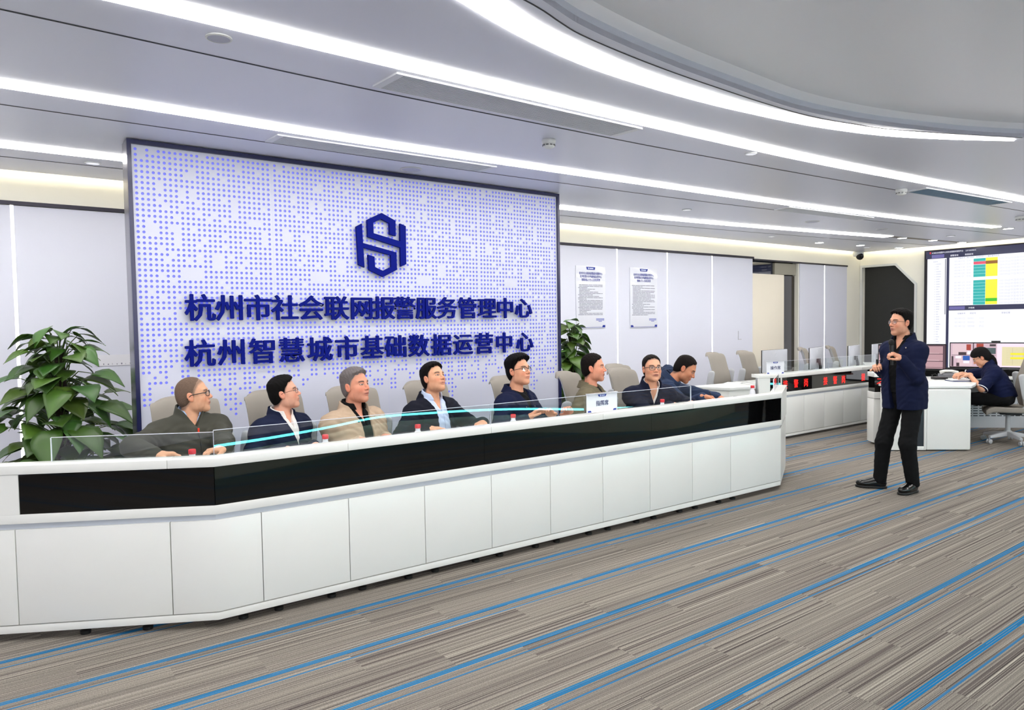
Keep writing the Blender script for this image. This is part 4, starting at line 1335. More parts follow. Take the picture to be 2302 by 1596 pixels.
        e = smax(e, -s_ell(x, (0.088, -0.008, -0.004), (0.007, 0.011, 0.020), R), 0.005)
        d = smin(d, e, 0.008)
        return d*s.hs
    def neck(s, p, r=0.0):
        a = s.H+s.RH@np.array([0, -0.030, -0.050])*s.hs
        return s_rc(p, a, s.NB-s.up*0.03, 0.053*s.hs+r, 0.060+r)
    def hand(s, p, a):
        W_, f, n, t = a['W'], a['f'], a['n'], a['th']
        c = W_+f*0.085
        near = ((p-A3_(c))**2).sum(1) < 0.17**2
        out = np.full(len(p), 0.2, f32)
        if not near.any(): return out
        q = p[near]
        R = np.stack([t, f, n], 1)
        d = s_ell(q, W_+f*0.052, (0.040, 0.056, 0.0165), R)
        d = smin(d, s_rc(q, W_-f*0.015, W_+f*0.03, 0.027, 0.026), 0.02)
        k1, k2, k3 = a['curl']
        for i, (off, L) in enumerate(((0.030, 0.072), (0.0105, 0.080), (-0.0095, 0.075), (-0.028, 0.058))):
            b = W_+f*(0.092-0.004*abs(i-1))+t*off
            spread = t*off*0.35*(1-0.6*min(1, k1))
            dirv = f+spread
            ang = k1*(1+0.06*i)
            pp = b
            d = smin(d, s_rc(q, W_+f*0.03+t*off*0.7, b, 0.0125, 0.0105), 0.010)
            for sg, (fr_, kk, r_a, r_b) in enumerate(((0.46, 0, 0.0098, 0.0090), (0.30, k2, 0.0090, 0.0082), (0.24, k3, 0.0082, 0.0070))):
                ang += kk
                dv = nrm(dirv*math.cos(ang)-n*math.sin(ang))
                e = pp+dv*L*fr_
                d = smin(d, s_rc(q, pp, e, r_a, r_b), 0.004)
                pp = e
        b = W_+f*0.022+t*0.024-n*0.004
        m1 = b+nrm(f*0.62+t*0.70-n*0.35)*0.042
        m2 = m1+nrm(f*0.85+t*0.25-n*0.45)*0.032
        m3 = m2+nrm(f*0.9-t*0.05-n*0.45)*0.024
        d = smin(d, s_rc(q, b, m1, 0.0155, 0.0118), 0.014)
        d = smin(d, s_rc(q, m1, m2, 0.0115, 0.0102), 0.004)
        d = smin(d, s_rc(q, m2, m3, 0.0102, 0.0080), 0.003)
        out[near] = d
        return out
    def leg_d(s, p, r0, r1, r2):
        d = None
        for hip, kn, an, ft in s.legs:
            e = smin(s_rc(p, hip, kn, r0, r1), s_rc(p, kn, an, r1*1.02, r2), 0.03)
            d = e if d is None else np.minimum(d, e)
        return d
    def body_fn(s, p):
        d = s.torso(p)+0.014
        d = smin(d, s.neck(p), 0.03)
        d = smin(d, s.head(p), 0.014)
        for a in s.arms:
            d = smin(d, s.limb(p, a, 0.046, 0.038, 0.027), 0.03)
            d = smin(d, s.hand(p, a), 0.012)
        d = smin(d, s.leg_d(p, 0.070, 0.052, 0.036), 0.03)
        return d
    def bounds(s, legs=True):
        lo, hi = s.lo.copy(), s.hi.copy()
        if legs:
            for hip, kn, an, ft in s.legs:
                for q in (hip, kn, an):
                    lo = np.minimum(lo, q-0.12); hi = np.maximum(hi, q+0.12)
        return lo, hi
    def body(s, brow=(46, 36, 32), stub=0.25, lips=(188, 116, 106), mouth_open=0.0, buzz=None, bzr=0.0, gaze=0.0, brow_t=0.0055):
        lo, hi = s.bounds()
        V, F = surfnet(s.body_fn, lo, hi, s.h)
        o = newmesh('body', V, F, skin_mat('skin'), s.root, smooth=True)
        q = ((V-s.H) @ s.RH)/s.hs
        base = np.array(lin(s.skin)[:3])
        C_ = np.tile(base, (len(V), 1))
        def blend(mask, col, k=1.0):
            c = np.array(lin(col)[:3]); m = np.clip(mask, 0, 1)[:, None]*k
            C_[:] = C_*(1-m)+c*m
        ax = np.abs(q[:, 0]); y, z = q[:, 1], q[:, 2]
        def soft(v, w): return np.clip(0.5-v/w, 0, 1)
        red = np.array(s.skin)*np.array([1.0, 0.80, 0.76])
        near = (np.abs(q).max(1) < 0.15)
        blend(np.where(near, np.exp(-(((ax-0.04)/0.022)**2+((z+0.032)/0.02)**2))*(y > 0.02), 0), red, 0.55)
        blend(np.where(near, np.exp(-((ax/0.014)**2+((z+0.026)/0.014)**2))*(y > 0.08), 0), red, 0.55)
        blend(np.where(near, (ax > 0.074)*(y < 0.02)*(y > -0.04)*(np.abs(z) < 0.045), 0), red, 0.5)
        # faint beard shadow
        bs = np.where(near & (y > 0.02), soft(np.maximum(z+0.048, -(z+0.125)), 0.02), 0)
        blend(bs, np.array(s.skin)*np.array([0.72, 0.72, 0.74]), stub)
        # lips
        for zc, rz in ((-0.0575, 0.0048), (-0.0688, 0.0058)):
            e = np.sqrt((ax/0.026)**2+((z-zc)/rz)**2)
            blend(np.where(near & (y > 0.07), soft(e-1, 0.5), 0), lips, 0.6)
        e = np.sqrt((ax/0.023)**2+((z+0.0630)/(0.0022+0.004*mouth_open))**2)
        blend(np.where(near & (y > 0.07), soft(e-1, 0.6), 0), (86, 36, 32), 0.85)
        # nostrils
        e = np.sqrt(((ax-0.0075)/0.004)**2+((z+0.0385)/0.003)**2)
        blend(np.where(near & (y > 0.08), soft(e-1, 0.8), 0), (96, 50, 42), 0.7)
        # eyes
        ex = ax-0.031
        lid = 0.0044-0.0010*(ex/0.014)
        e = np.sqrt((ex/0.0145)**2+((z-0.0038)/lid)**2)
        eye = near & (y > 0.055)
        blend(np.where(eye, soft(e-1.22, 0.25), 0), (70, 44, 36), 0.75)
        white = np.where(eye, soft(e-1, 0.30), 0)
        blend(white, (214, 204, 200))
        gx = q[:, 0]-np.sign(q[:, 0])*0.031-gaze
        ir = np.sqrt(gx**2+(z-0.0042)**2)
        blend(np.where(eye, soft(ir-0.0076, 0.003), 0)*white, (34, 22, 18))
        lidl = np.where(eye, soft(np.abs(np.sqrt((ex/0.0155)**2+((z-0.0035)/0.0062)**2)-1)-0.10, 0.2)*(z > 0.004), 0)
        blend(lidl, (44, 28, 24), 0.9)
        # eyebrows
        bz = 0.0225+0.0035*(1-((ax-0.036)/0.02)**2)
        e = np.maximum(np.abs(z-bz)-brow_t, np.abs(ax-0.0345)-0.019)
        blend(np.where(near & (y > 0.04), soft(e, 0.004), 0), brow, 0.88)
        # close cropped hair and the soft edge of the hairline
        if buzz is not None:
            zl = np.interp(y, [-0.13, -0.06, -0.03, -0.004, 0.004, 0.022, 0.045-bzr, 0.075-bzr, 0.13], [-0.092, -0.085, -0.05, -0.016, -0.024, 0.030, 0.066, 0.086, 0.12])
            k = soft(zl-z, 0.022)*np.where(near, 1, 0)*np.where((ax > 0.076) & (np.abs(z+0.005) < 0.04) & (y > -0.035) & (y < 0.012), 0, 1)
            if bzr: k = k*(1-0.45*np.exp(-((y-0.03)/0.035)**2)*(z > 0.07))
            blend(k, buzz, 0.85)
        at = o.data.attributes.new('tone', 'FLOAT_COLOR', 'POINT')
        at.data.foreach_set('color', np.concatenate([C_, np.ones((len(V), 1))], 1).astype(f32).ravel())
        s.body_o = o
        return o
    def hair(s, col, top=0.012, side=0.005, front=0.0, recede=0.0, quiff=0.0, noise=0.003, name='hair', down=0.0, rough=0.55, taper=0.016):
        lo = s.H-0.17; hi = s.H+0.17
        H, RH, hs = A3_(s.H), A3_(s.RH), s.hs
        def fn(p):
            q = ((p-H) @ RH)/hs
            x = q.copy(); x[:, 0] = np.abs(x[:, 0])
            y, z = q[:, 1], q[:, 2]
            tw = np.clip((z-0.03)/0.06, 0, 1)
            d = s_ell(q, (0, -0.014, 0.038), (0.076, 0.096, 0.086))
            d = smin(d, s_ell(q, (0, -0.045, -0.02), (0.062, 0.062, 0.07)), 0.04)
            th = side+(top-side)*tw
            if quiff: th = th+quiff*np.exp(-(((y-0.055)/0.04)**2+((z-0.10)/0.05)**2))
            th = th+noise*(np.sin(q[:, 0]*260+q[:, 1]*90)*np.sin(q[:, 1]*140+q[:, 2]*50)+0.6*np.sin(q[:, 0]*420)*np.sin(q[:, 2]*330+q[:, 1]*210))*(0.3+0.7*tw)
            zl = np.interp(y, [-0.13, -0.06, -0.03, -0.004, 0.004, 0.022, 0.045-recede, 0.075-recede, 0.11], [-0.085-down, -0.080-down, -0.045-down*0.7, -0.012, -0.020, 0.034, 0.068+front, 0.085+front, 0.107+front]).astype(f32)
            zl = zl+np.clip(0.03-np.abs(q[:, 0]), 0, 0.03)*0.25*(y > 0.02)
            if recede: zl = zl+np.clip(0.05-np.abs(np.abs(q[:, 0])-0.045), 0, 0.05)*0.3*(y > 0.0)
            zl = zl+0.004*np.sin(q[:, 0]*230)
            tk = np.clip((z-zl)/taper, 0, 1)
            d = d-(th*tk-0.0035*(1-tk))
            cut = (zl-z)*0.62
            d = smax(d, cut, 0.006)
            # the ears stay free
            d = smax(d, -s_ell(x, (0.084, -0.008, -0.008), (0.013, 0.022, 0.034)), 0.004)
            return d*hs
        V, F = surfnet(fn, lo, hi, min(s.h, 0.0035))
        m = mat('hair_%d_%d_%d' % col, col, rough=0.75, spec=0.12, var=0.35, scale=180)
        return newmesh(name, V, F, m, s.root, smooth=True)
    def loc(s, p):
        q = p-A3_(s.NB)
        return q @ A3_(s.RT)
    def wrinkle(s, p, k):
        w = np.sin(p[:, 0]*31+5*np.sin(p[:, 2]*19+p[:, 1]*7))*np.sin(p[:, 2]*44+3*np.sin(p[:, 0]*23))
        w = w+0.7*np.sin(p[:, 0]*57+p[:, 2]*71+p[:, 1]*39+4*np.sin(p[:, 1]*21+p[:, 2]*13))
        return w*k
    def top(s, name, m, t=0.014, sleeve=0.02, vw=0.0, vd=0.1, hem=0.02, rs=(0.062, 0.054, 0.040), wr=0.0022, collar=None, hole=0.012, short=False, arms=True, parent=None, vt=0.0, skirt=None):
        """a garment on the torso; vw, vd: half width and depth of the opening at the throat"""
        lo, hi = s.bounds(False)
        lo = lo-0.03; hi = hi+0.03
        al = [dict(a) for a in s.arms]
        def fn(p):
            d = s.torso(p)
            q = s.loc(p)
            if arms:
                for a in al:
                    if short:
                        d = smin(d, s_rc(p, a['S'], a['S']+(a['E']-a['S'])*0.80, rs[0], rs[0]*0.98), 0.05)
                    else:
                        d = smin(d, s.limb(p, a, rs[0]-t*0.4, rs[1]-t*0.4, rs[2]-t*0.4, sleeve), 0.045)
            if skirt:
                d = smin(d, s_box(p, s.pel+s.up*skirt[3], skirt[:3], s.RT, 0.085), 0.06)
            d = d-t+s.wrinkle(p, wr)
            d = smax(d, -(s.neck(p, hole)), 0.006)
            if collar:
                d2 = collar_fn(p, q, collar)
                d = smin(d, d2, 0.008)
            if vw:
                wd = (np.abs(q[:, 0])-vw*(1+q[:, 2]/vd)-np.maximum(q[:, 2]+0.05, 0)*vt)*0.9
                cut = np.maximum(wd, 0.0-q[:, 1])
                d = smax(d, -cut, 0.004)
            # hem
            L = np.linalg.norm(s.NB-s.pel)
            d = smax(d, -(q[:, 2]+L+hem), 0.01)
            if arms and short:
                pass
            return d
        def collar_fn(p, q, c):
            kind, r0, r1, z0, z1, th = c
            na = A3_(s.H+s.RH@np.array([0, -0.03, -0.06])*s.hs); nb = A3_(s.NB)
            axv = nrm(np.asarray(na-nb, float)*0.55+s.up*0.45*np.linalg.norm(na-nb)); 
            qq = p-nb
            z = qq @ A3_(axv)
            rad = qq-z[:, None]*A3_(axv)
            fwd = rad @ A3_(s.fr); lat = rad @ A3_(s.l)
            r = np.sqrt((lat*1.0)**2+((fwd+0.004)*0.94)**2)
            z = z-0.040
            tt = np.clip((z-z0)/(z1-z0), 0, 1)
            rt = r0+(r1-r0)*tt
            d = np.abs(r-rt)-th
            return smax(d, np.maximum(z0-z, z-z1-0.012*np.clip(-fwd/0.06, -0.5, 1)), 0.004)
        V, F = surfnet(fn, lo, hi, s.h*1.12)
        return newmesh(name, V, F, m, parent or s.root, smooth=True)
    def trousers(s, m, h=None, t=0.0, wr=0.003, end=0.0):
        lo = np.min([np.minimum(np.minimum(a, b), c) for a, b, c, _ in s.legs], 0)-0.16
        hi = np.max([np.maximum(np.maximum(a, b), c) for a, b, c, _ in s.legs], 0)+0.16
        def fn(p):
            d = s_ell(p, s.pel, (0.170*s.bulk, 0.126*s.bulk, 0.13), s.RT)
            for hip, kn, an, ft in s.legs:
                e = smin(s_rc(p, hip, kn, 0.084 if s.stand else 0.090, 0.070), s_rc(p, kn, an+(kn-an)*end, 0.070, 0.056), 0.03)
                d = smin(d, e, 0.035)
            d = d-t+s.wrinkle(p, wr)
            d = smax(d, -(p[:, 2]-0.055).astype(f32), 0.005)
            return smax(d, (p[:, 2]-(s.pel[2]+0.10)).astype(f32), 0.005)
        V, F = surfnet(fn, lo, hi, h or 0.012)
        return newmesh('trousers', V, F, m, s.root, smooth=True)
    def shoes(s, m, sole, h=0.006):
        for hip, kn, an, ft in s.legs:
            ft = nrm([ft[0], ft[1], 0]); l_ = np.array([-ft[1], ft[0], 0]); R = np.stack([l_, ft, [0, 0, 1]], 1)
            b = np.array([an[0], an[1], 0.0])
            def fn(p):
                d = s_ell(p, b+ft*0.125+np.array([0, 0, 0.042]), (0.049, 0.085, 0.040), R)
                d = smin(d, s_ell(p, b-ft*0.0+np.array([0, 0, 0.052]), (0.040, 0.062, 0.056), R), 0.04)
                d = smin(d, s_ell(p, b+ft*0.05+np.array([0, 0, 0.055]), (0.040, 0.07, 0.05), R), 0.03)
                return smax(d, (0.02-p[:, 2]).astype(f32), 0.004)
            V, F = surfnet(fn, b+np.array([-0.26, -0.26, -0.02]), b+np.array([0.26, 0.26, 0.16]), h)
            o = newmesh('shoe', V, F, m, s.root, smooth=True)
            def fs(p):
                d = s_ell(p, b+ft*0.125, (0.053, 0.090, 0.2), R)
                d = smin(d, s_ell(p, b+ft*0.0, (0.043, 0.066, 0.2), R), 0.05)
                return smax(d, np.maximum(p[:, 2]-0.024, 0.002-p[:, 2]).astype(f32), 0.004)
            V, F = surfnet(fs, b+np.array([-0.26, -0.26, -0.02]), b+np.array([0.26, 0.26, 0.05]), h)
            newmesh('sole', V, F, sole, o, smooth=True)
    def hp_(s, x, y, z):
        return Vector(s.H+s.RH@(np.array([x, y, z])*s.hs))
    def glasses(s, col, r=0.0013, w=0.024, hgt=0.016, metal=0.0, half=False):
        m = mat('frame_%d_%d_%d' % col, col, rough=0.25, metal=metal)
        b = MB()
        for sx in (1, -1):
            pts = []
            for k in range(21):
                a = 2*PI*k/20
                c, sn = math.cos(a), math.sin(a)
                e = 0.55
                px = math.copysign(abs(c)**e, c)*w; pz = math.copysign(abs(sn)**e, sn)*hgt
                pts.append(s.hp_(sx*0.032+px, 0.098-0.06*(abs(sx*0.032+px)/0.06)**2*0.25, pz+0.000))
            b.tube(pts, r if not half else r*0.55, 6)
            if half:
                b.tube([pts[k] for k in range(0, 11)], r*1.5, 6)
            b.tube([s.hp_(sx*(0.032+w), 0.086, 0.008), s.hp_(sx*0.0735, 0.070, 0.010), s.hp_(sx*0.079, 0.030, 0.009), s.hp_(sx*0.0815, -0.002, 0.008), s.hp_(sx*0.082, -0.02, -0.004), s.hp_(sx*0.080, -0.032, -0.018)], r*1.25, 6)
        b.tube([s.hp_(-0.009, 0.098, 0.004), s.hp_(0, 0.101, 0.007), s.hp_(0.009, 0.098, 0.004)], r, 6)
        g = b.build('glasses', m, s.root, smooth=True)
        for sx in (1, -1):
            pts = []
            for k in range(20):
                a = 2*PI*k/20; c, sn = math.cos(a), math.sin(a)
                px = math.copysign(abs(c)**0.55, c)*w*0.98; pz = math.copysign(abs(sn)**0.55, sn)*hgt*0.98
                pts.append(s.hp_(sx*0.032+px, 0.098-0.06*(abs(sx*0.032+px)/0.06)**2*0.25, pz))
            MB().add(pts, [tuple(range(20))]).build('lens', GLASS, g)
    def cuffs(s, m, col_len=0.02, r=0.036):
        for a in s.arms:
            d = nrm(a['W']-a['E'])
            MB().tube([a['W']-d*0.03, a['W']-d*0.005], [r, r*0.97], 14).build('cuff', m, s.root, smooth=True)
    def on_front(s, x, z, out=0.0):
        """a point on the chest surface, x to the person's left, z up from the neck base"""
        o = s.NB+s.l*x+s.up*z
        lo_, hi_ = 0.0, 0.30
        for _ in range(24):
            m = (lo_+hi_)/2
            if s.torso((o+s.fr*m)[None].astype(f32))[0] < 0: lo_ = m
            else: hi_ = m
        return Vector(o+s.fr*(lo_+out))
    def front_line(s, name, m, x0, z0, x1, z1, r=0.002, out=0.016, n=9):
        pts = [s.on_front(x0+(x1-x0)*k/n, z0+(z1-z0)*k/n, out) for k in range(n+1)]
        return MB().tube(pts, r, 6).build(name, m, s.root, smooth=True)
    def button(s, m, x, z, out=0.016, r=0.007):
        c = s.on_front(x, z, out)
        return MB().lathe([(r, -0.003), (r, 0.002), (r*0.7, 0.003)], c, 12, axis=tuple(s.fr)).build('button', m, s.root, smooth=True)
# ================================================================== the cast
T_ = MATS
BLK = mat('plain_black', (14, 14, 15), rough=0.5)
DESKH = (0.45, 0.55, 0.4)
import time as _t
_t0 = _t.time()
UP = (0, 0, 1)

# 1 ---- grey green zip jacket
P = Person('seated man in grey green zip jacket and black glasses, leftmost of the row', (1.135, 4.95, 1.210), 68, 8, 0, 10, pole_r=(-0.3, 0.9, 0.1), hand_r=((0.810, 4.48, 0.917), (0.95, -0.22, 0.06), (0, 0.1, 1), (0.5, 0.7, 0.5)),
           hand_l=((1.185, 4.47, 0.912), (-0.95, -0.22, 0.06), (0, 0.1, 1), (0.5, 0.7, 0.5)), bulk=1.06, sh=0.185, h=0.0037, skin=(214, 161, 129), hs=0.97, NB=(1.105, 4.965, 1.052))
P.body(brow=(96, 74, 62), stub=0.15, mouth_open=0.6, buzz=(116, 94, 80))
P.hair((104, 86, 74), top=0.0022, side=0.0026, front=0.004, noise=0.0005, rough=0.9, taper=0.04)
P.glasses((16, 14, 14), r=0.0022, w=0.025, hgt=0.0165)
P.top('shirt', cloth('shirt_blue_check', (168, 190, 226)), t=0.005, arms=False, vw=0.022, vd=0.055, collar=('c', 0.070, 0.066, -0.005, 0.032, 0.004), hole=0.004)
P.top('jacket', cloth('jacket_grey_green', (66, 66, 59)), t=0.020, vw=0.022, vd=0.035, collar=('c', 0.090, 0.080, -0.02, 0.042, 0.006), hole=0.012)
P.front_line('zip', BLK, 0, -0.035, 0, -0.40, 0.004, 0.021)
c = P.on_front(0, -0.055, 0.025); MB().obox(c, P.l, P.fr, P.up, 0.006, 0.004, 0.017).build('zip_pull', mat('zip_red', (220, 60, 36), rough=0.4), P.root, bevel=0.002)
P.trousers(cloth('trousers_dark', (34, 34, 38))); P.shoes(mat('shoe_black', (16, 16, 17), rough=0.3), BLK, 0.009)

# 2 ---- navy jacket, white shirt
P = Person('seated man in navy jacket over white shirt with thin glasses, second from left', (1.743, 4.98, 1.178), 64, 12, 0, 26, hand_r=((1.62, 4.66, 0.83), (0.3, -0.9, 0.1), UP), hand_l=((1.84, 4.68, 0.83), (-0.3, -0.9, 0.1), UP), pole_l=(-0.1, 0.5, -0.85), h=0.0037, skin=(220, 163, 138), hs=0.95)
P.body(stub=0.2, buzz=(60, 46, 42))
P.hair((13, 11, 11), top=0.017, side=0.004, quiff=0.012, noise=0.0016)
P.glasses((96, 62, 56), r=0.0012, w=0.022, hgt=0.016, metal=0.6)
P.top('shirt', cloth('shirt_white', (236, 232, 230)), t=0.006, arms=False, vw=0.022, vd=0.07, collar=('c', 0.076, 0.070, -0.020, 0.028, 0.004), hole=0.006)
P.top('jacket', cloth('jacket_navy', (22, 29, 54)), t=0.018, vw=0.056, vd=0.19, collar=('c', 0.092, 0.084, -0.02, 0.026, 0.006), hole=0.016)
P.front_line('button_placket', mat('placket_white', (222, 218, 216), rough=0.7), 0, -0.09, 0, -0.33, 0.0018, 0.008)
P.trousers(cloth('trousers_dark', (34, 34, 38))); P.shoes(mat('shoe_black', (16, 16, 17)), BLK, 0.009)

# 3 ---- khaki jacket
P = Person('heavy seated man with grey hair in khaki jacket over black polo shirt', (2.227, 4.85, 1.205), 26, 9, 0, 16, hand_r=((2.13, 4.60, 0.84), (0.4, -0.9, 0.1), UP), hand_l=((2.34, 4.62, 0.84), (-0.1, -0.9, 0.1), UP), pole_r=(0.15, 0.5, -0.85), pole_l=(0.35, 0.35, -0.85), bulk=1.13, sh=0.195, h=0.0037, skin=(212, 146, 120), hs=1.03)
P.body(brow=(66, 58, 56), stub=0.3, mouth_open=0.5, buzz=(128, 110, 102))
P.hair((104, 98, 98), top=0.018, side=0.004, quiff=0.008, noise=0.0016)
P.top('polo_shirt', cloth('polo_black', (16, 16, 18)), t=0.006, arms=False, vw=0.028, vd=0.09, collar=('c', 0.084, 0.076, -0.012, 0.040, 0.006), hole=0.006)
P.top('jacket', cloth('jacket_khaki', (182, 160, 138)), t=0.020, vw=0.050, vd=1.1, vt=0.35, collar=('c', 0.108, 0.094, -0.03, 0.026, 0.007), hole=0.020, wr=0.003)
for x, z in ((-0.078, 0.0), (-0.066, -0.05), (-0.06, -0.17)): P.button(BLK, x, z, 0.026)
P.trousers(cloth('trousers_dark', (34, 34, 38))); P.shoes(mat('shoe_black', (16, 16, 17)), BLK, 0.009)

# 4 ---- dark jacket, light blue shirt
P = Person('seated man in black jacket over light blue shirt, looking up', (2.919, 4.90, 1.218), 16, 20, -4, 14, hand_r=((2.62, 4.50, 0.880), (0.95, -0.12, 0.04), UP, (0.25, 0.3, 0.2)), hand_l=((3.13, 4.52, 0.878), (-0.75, -0.5, 0.02), UP), sh=0.185, h=0.0037, skin=(216, 159, 126), hs=0.99)
P.body(stub=0.2, buzz=(60, 48, 44))
P.hair((17, 13, 12), top=0.017, side=0.005, quiff=0.010, noise=0.0013)
P.top('shirt', cloth('shirt_light_blue', (196, 210, 238)), t=0.006, arms=False, vw=0.034, vd=0.085, collar=('c', 0.082, 0.073, -0.014, 0.040, 0.0045), hole=0.006)
P.top('jacket', cloth('jacket_black', (22, 24, 36)), t=0.019, vw=0.060, vd=-1.6, vt=0.5, collar=('c', 0.112, 0.092, -0.036, 0.018, 0.007), hole=0.020)
P.front_line('button_placket', mat('placket_blue', (176, 192, 226), rough=0.7), 0, -0.09, 0, -0.36, 0.0018, 0.008)
P.front_line('jacket_piping', mat('piping_tan', (150, 130, 110), rough=0.7), 0.135, -0.05, 0.10, -0.42, 0.0016, 0.021)
P.trousers(cloth('trousers_dark', (34, 34, 38))); P.shoes(mat('shoe_black', (16, 16, 17)), BLK, 0.009)

# 5 ---- navy jacket, black tee
P = Person('seated young man in navy jacket over black T-shirt with swept black hair and glasses', (3.661, 4.75, 1.248), 14, 10, 0, 24, hand_r=((3.515, 4.45, 0.880), (0.70, -0.25, 0.65), (-0.3, 0.5, 0.8), (0.35, 0.5, 0.3)), hand_l=((3.775, 4.45, 0.880), (-0.75, -0.25, 0.60), (0.3, 0.4, 0.8), (0.35, 0.5, 0.3)), sh=0.18, h=0.004, skin=(218, 158, 127), hs=1.03)
P.body(stub=0.15, buzz=(56, 42, 38))
P.hair((9, 8, 9), top=0.024, side=0.005, quiff=0.026, noise=0.0015, rough=0.4)
P.glasses((22, 20, 22), r=0.0016, w=0.024, hgt=0.017, half=True)
P.top('t_shirt', cloth('tee_black', (14, 14, 16)), t=0.006, arms=False, hole=0.010)
P.top('jacket', cloth('jacket_deep_navy', (20, 26, 54)), t=0.020, vw=0.058, vd=0.22, vt=0.45, collar=('c', 0.114, 0.092, -0.036, 0.018, 0.007), hole=0.020)
STUD = mat('stud_silver', (210, 206, 196), rough=0.25, metal=0.8)
for x, z in ((-0.07, -0.10), (0.085, -0.11)): P.button(STUD, x, z, 0.024, 0.0055)
P.trousers(cloth('trousers_dark', (34, 34, 38))); P.shoes(mat('shoe_black', (16, 16, 17)), BLK, 0.009)

# 6 ---- olive jacket
P = Person('seated man in olive jacket over black T-shirt, facing right', (4.532, 4.75, 1.228), 36, 3, 0, 34, hand_r=((3.99, 4.47, 0.885), (-0.75, -0.30, 0.55), (0.2, 0.5, 0.8), (0.4, 0.5, 0.4)), hand_l=((4.58, 4.40, 0.84), (-0.4, -0.9, 0), UP), pole_r=(-0.4, 0.3, -0.8), bulk=1.06, sh=0.19, h=0.004, skin=(216, 148, 120), hs=1.02)
P.body(stub=0.25, mouth_open=0.8, buzz=(62, 46, 42))
P.hair((20, 14, 13), top=0.013, side=0.004, noise=0.0016, front=-0.006)
P.top('t_shirt', cloth('tee_black', (14, 14, 16)), t=0.006, arms=False, hole=0.010)
P.top('jacket', cloth('jacket_olive', (106, 99, 80)), t=0.021, vw=0.048, vd=0.15, vt=0.4, collar=('c', 0.112, 0.094, -0.034, 0.020, 0.007), hole=0.020, wr=0.003)
P.trousers(cloth('trousers_dark', (34, 34, 38))); P.shoes(mat('shoe_black', (16, 16, 17)), BLK, 0.009)

# 7 ---- navy jacket, white collar, facing the viewer
P = Person('seated man in dark navy jacket with black rimmed glasses, face turned to the viewer', (5.04, 4.50, 1.205), -27, 8, 0, -16, hand_r=((5.13, 4.35, 0.868), (0.85, -0.30, 0.02), UP), hand_l=((5.37, 4.30, 0.872), (-0.85, -0.35, 0.10), UP, (0.35, 0.5, 0.4)), pel=(5.17, 4.78, 0.615), pole_r=(-0.9, 0.6, 0.0), pole_l=(0.1, 0.9, 0.1), sh=0.185, h=0.004, skin=(216, 158, 127), hs=1.02)
P.body(stub=0.2, mouth_open=0.9, buzz=(84, 72, 68))
P.hair((30, 25, 24), top=0.011, side=0.003, noise=0.0013, front=0.006)
P.glasses((18, 15, 15), r=0.0022, w=0.025, hgt=0.0165)
P.top('shirt', cloth('shirt_white', (236, 232, 230)), t=0.006, arms=False, vw=0.030, vd=0.075, collar=('c', 0.076, 0.070, -0.012, 0.036, 0.0045), hole=0.006)
P.top('jacket', cloth('jacket_ink', (22, 26, 46)), t=0.020, vw=0.036, vd=0.09, collar=('c', 0.100, 0.086, -0.024, 0.046, 0.007), hole=0.014)
for x, z in ((-0.075, -0.10), (0.09, -0.10), (-0.06, -0.19)): P.button(STUD, x, z, 0.024, 0.0055)
P.trousers(cloth('trousers_dark', (34, 34, 38))); P.shoes(mat('shoe_black', (16, 16, 17)), BLK, 0.009)

# 8 ---- slate jacket, writing
P = Person('seated man in slate blue jacket bent over the desk writing, rightmost of the row', (5.892, 4.805, 1.146), 30, -30, -6, 40, NB=(5.752, 4.91, 1.012), pel=(5.90, 5.20, 0.62), pole_r=(0.2, 0.6, -0.6), hand_r=((5.60, 4.36, 0.912), (0.86, -0.35, -0.12), (0.1, 0.3, 0.9), (0.7, 0.7, 0.4)), hand_l=((6.20, 4.62, 0.84), (-0.2, -0.9, -0.1), UP), bulk=1.05, sh=0.19, h=0.004, skin=(196, 132, 100), hs=1.09)
P.body(stub=0.25, buzz=(58, 46, 42))
P.hair((22, 17, 16), top=0.010, side=0.003, noise=0.0013)
P.top('sweater', cloth('tee_black', (14, 14, 16)), t=0.006, arms=False, hole=0.006)
P.top('jacket', cloth('jacket_slate', (44, 56, 82)), t=0.020, vw=0.040, vd=0.16, collar=('c', 0.096, 0.084, -0.02, 0.040, 0.007), hole=0.014, wr=0.003)
P.trousers(cloth('trousers_dark', (34, 34, 38))); P.shoes(mat('shoe_black', (16, 16, 17)), BLK, 0.009)
w_ = P.arms[1]; MB().tube([w_['W']-nrm(w_['W']-w_['E'])*0.022, w_['W']-nrm(w_['W']-w_['E'])*0.012], [0.0335, 0.0335], 16).build('watch', mat('watch_gold', (190, 150, 90), rough=0.25, metal=0.9), P.root, smooth=True)
pen_h = w_['W']+w_['f']*0.105-w_['n']*0.01

# 9 ---- the standing speaker
KN = [((6.895, 3.035, 0.475), (7.015, 3.035, 0.085), (-0.98, 0.12, 0)), ((6.905, 3.255, 0.465), (6.955, 3.315, 0.085), (-0.52, 0.85, 0))]
P = Person('standing man in navy jacket speaking into a black microphone', (6.945, 3.13, 1.602), -118, 2, 0, -104, NB=(6.975, 3.115, 1.418), pel=(6.985, 3.105, 0.93), sh=0.150, h=0.0042, stand=True, knees=KN, skin=(216, 156, 127), hs=0.99, bulk=0.90, la=0.265, lf=0.235,
           hand_l=((6.735, 3.03, 1.275), (-0.62, 0.50, 0.55), (0.30, -0.72, 0.62), (1.0, 1.0, 0.6)), hand_r=((6.875, 3.300, 1.165), (-0.80, -0.25, 0.40), (0.2, 0.35, 0.9), (0.9, 0.9, 0.6)),
           pole_l=(0.25, -0.35, -0.95), pole_r=(0.6, 0.3, -0.8))
P.body(stub=0.2, mouth_open=0.7, buzz=(60, 46, 42))
P.hair((14, 11, 11), top=0.016, side=0.004, quiff=0.012, noise=0.0016)
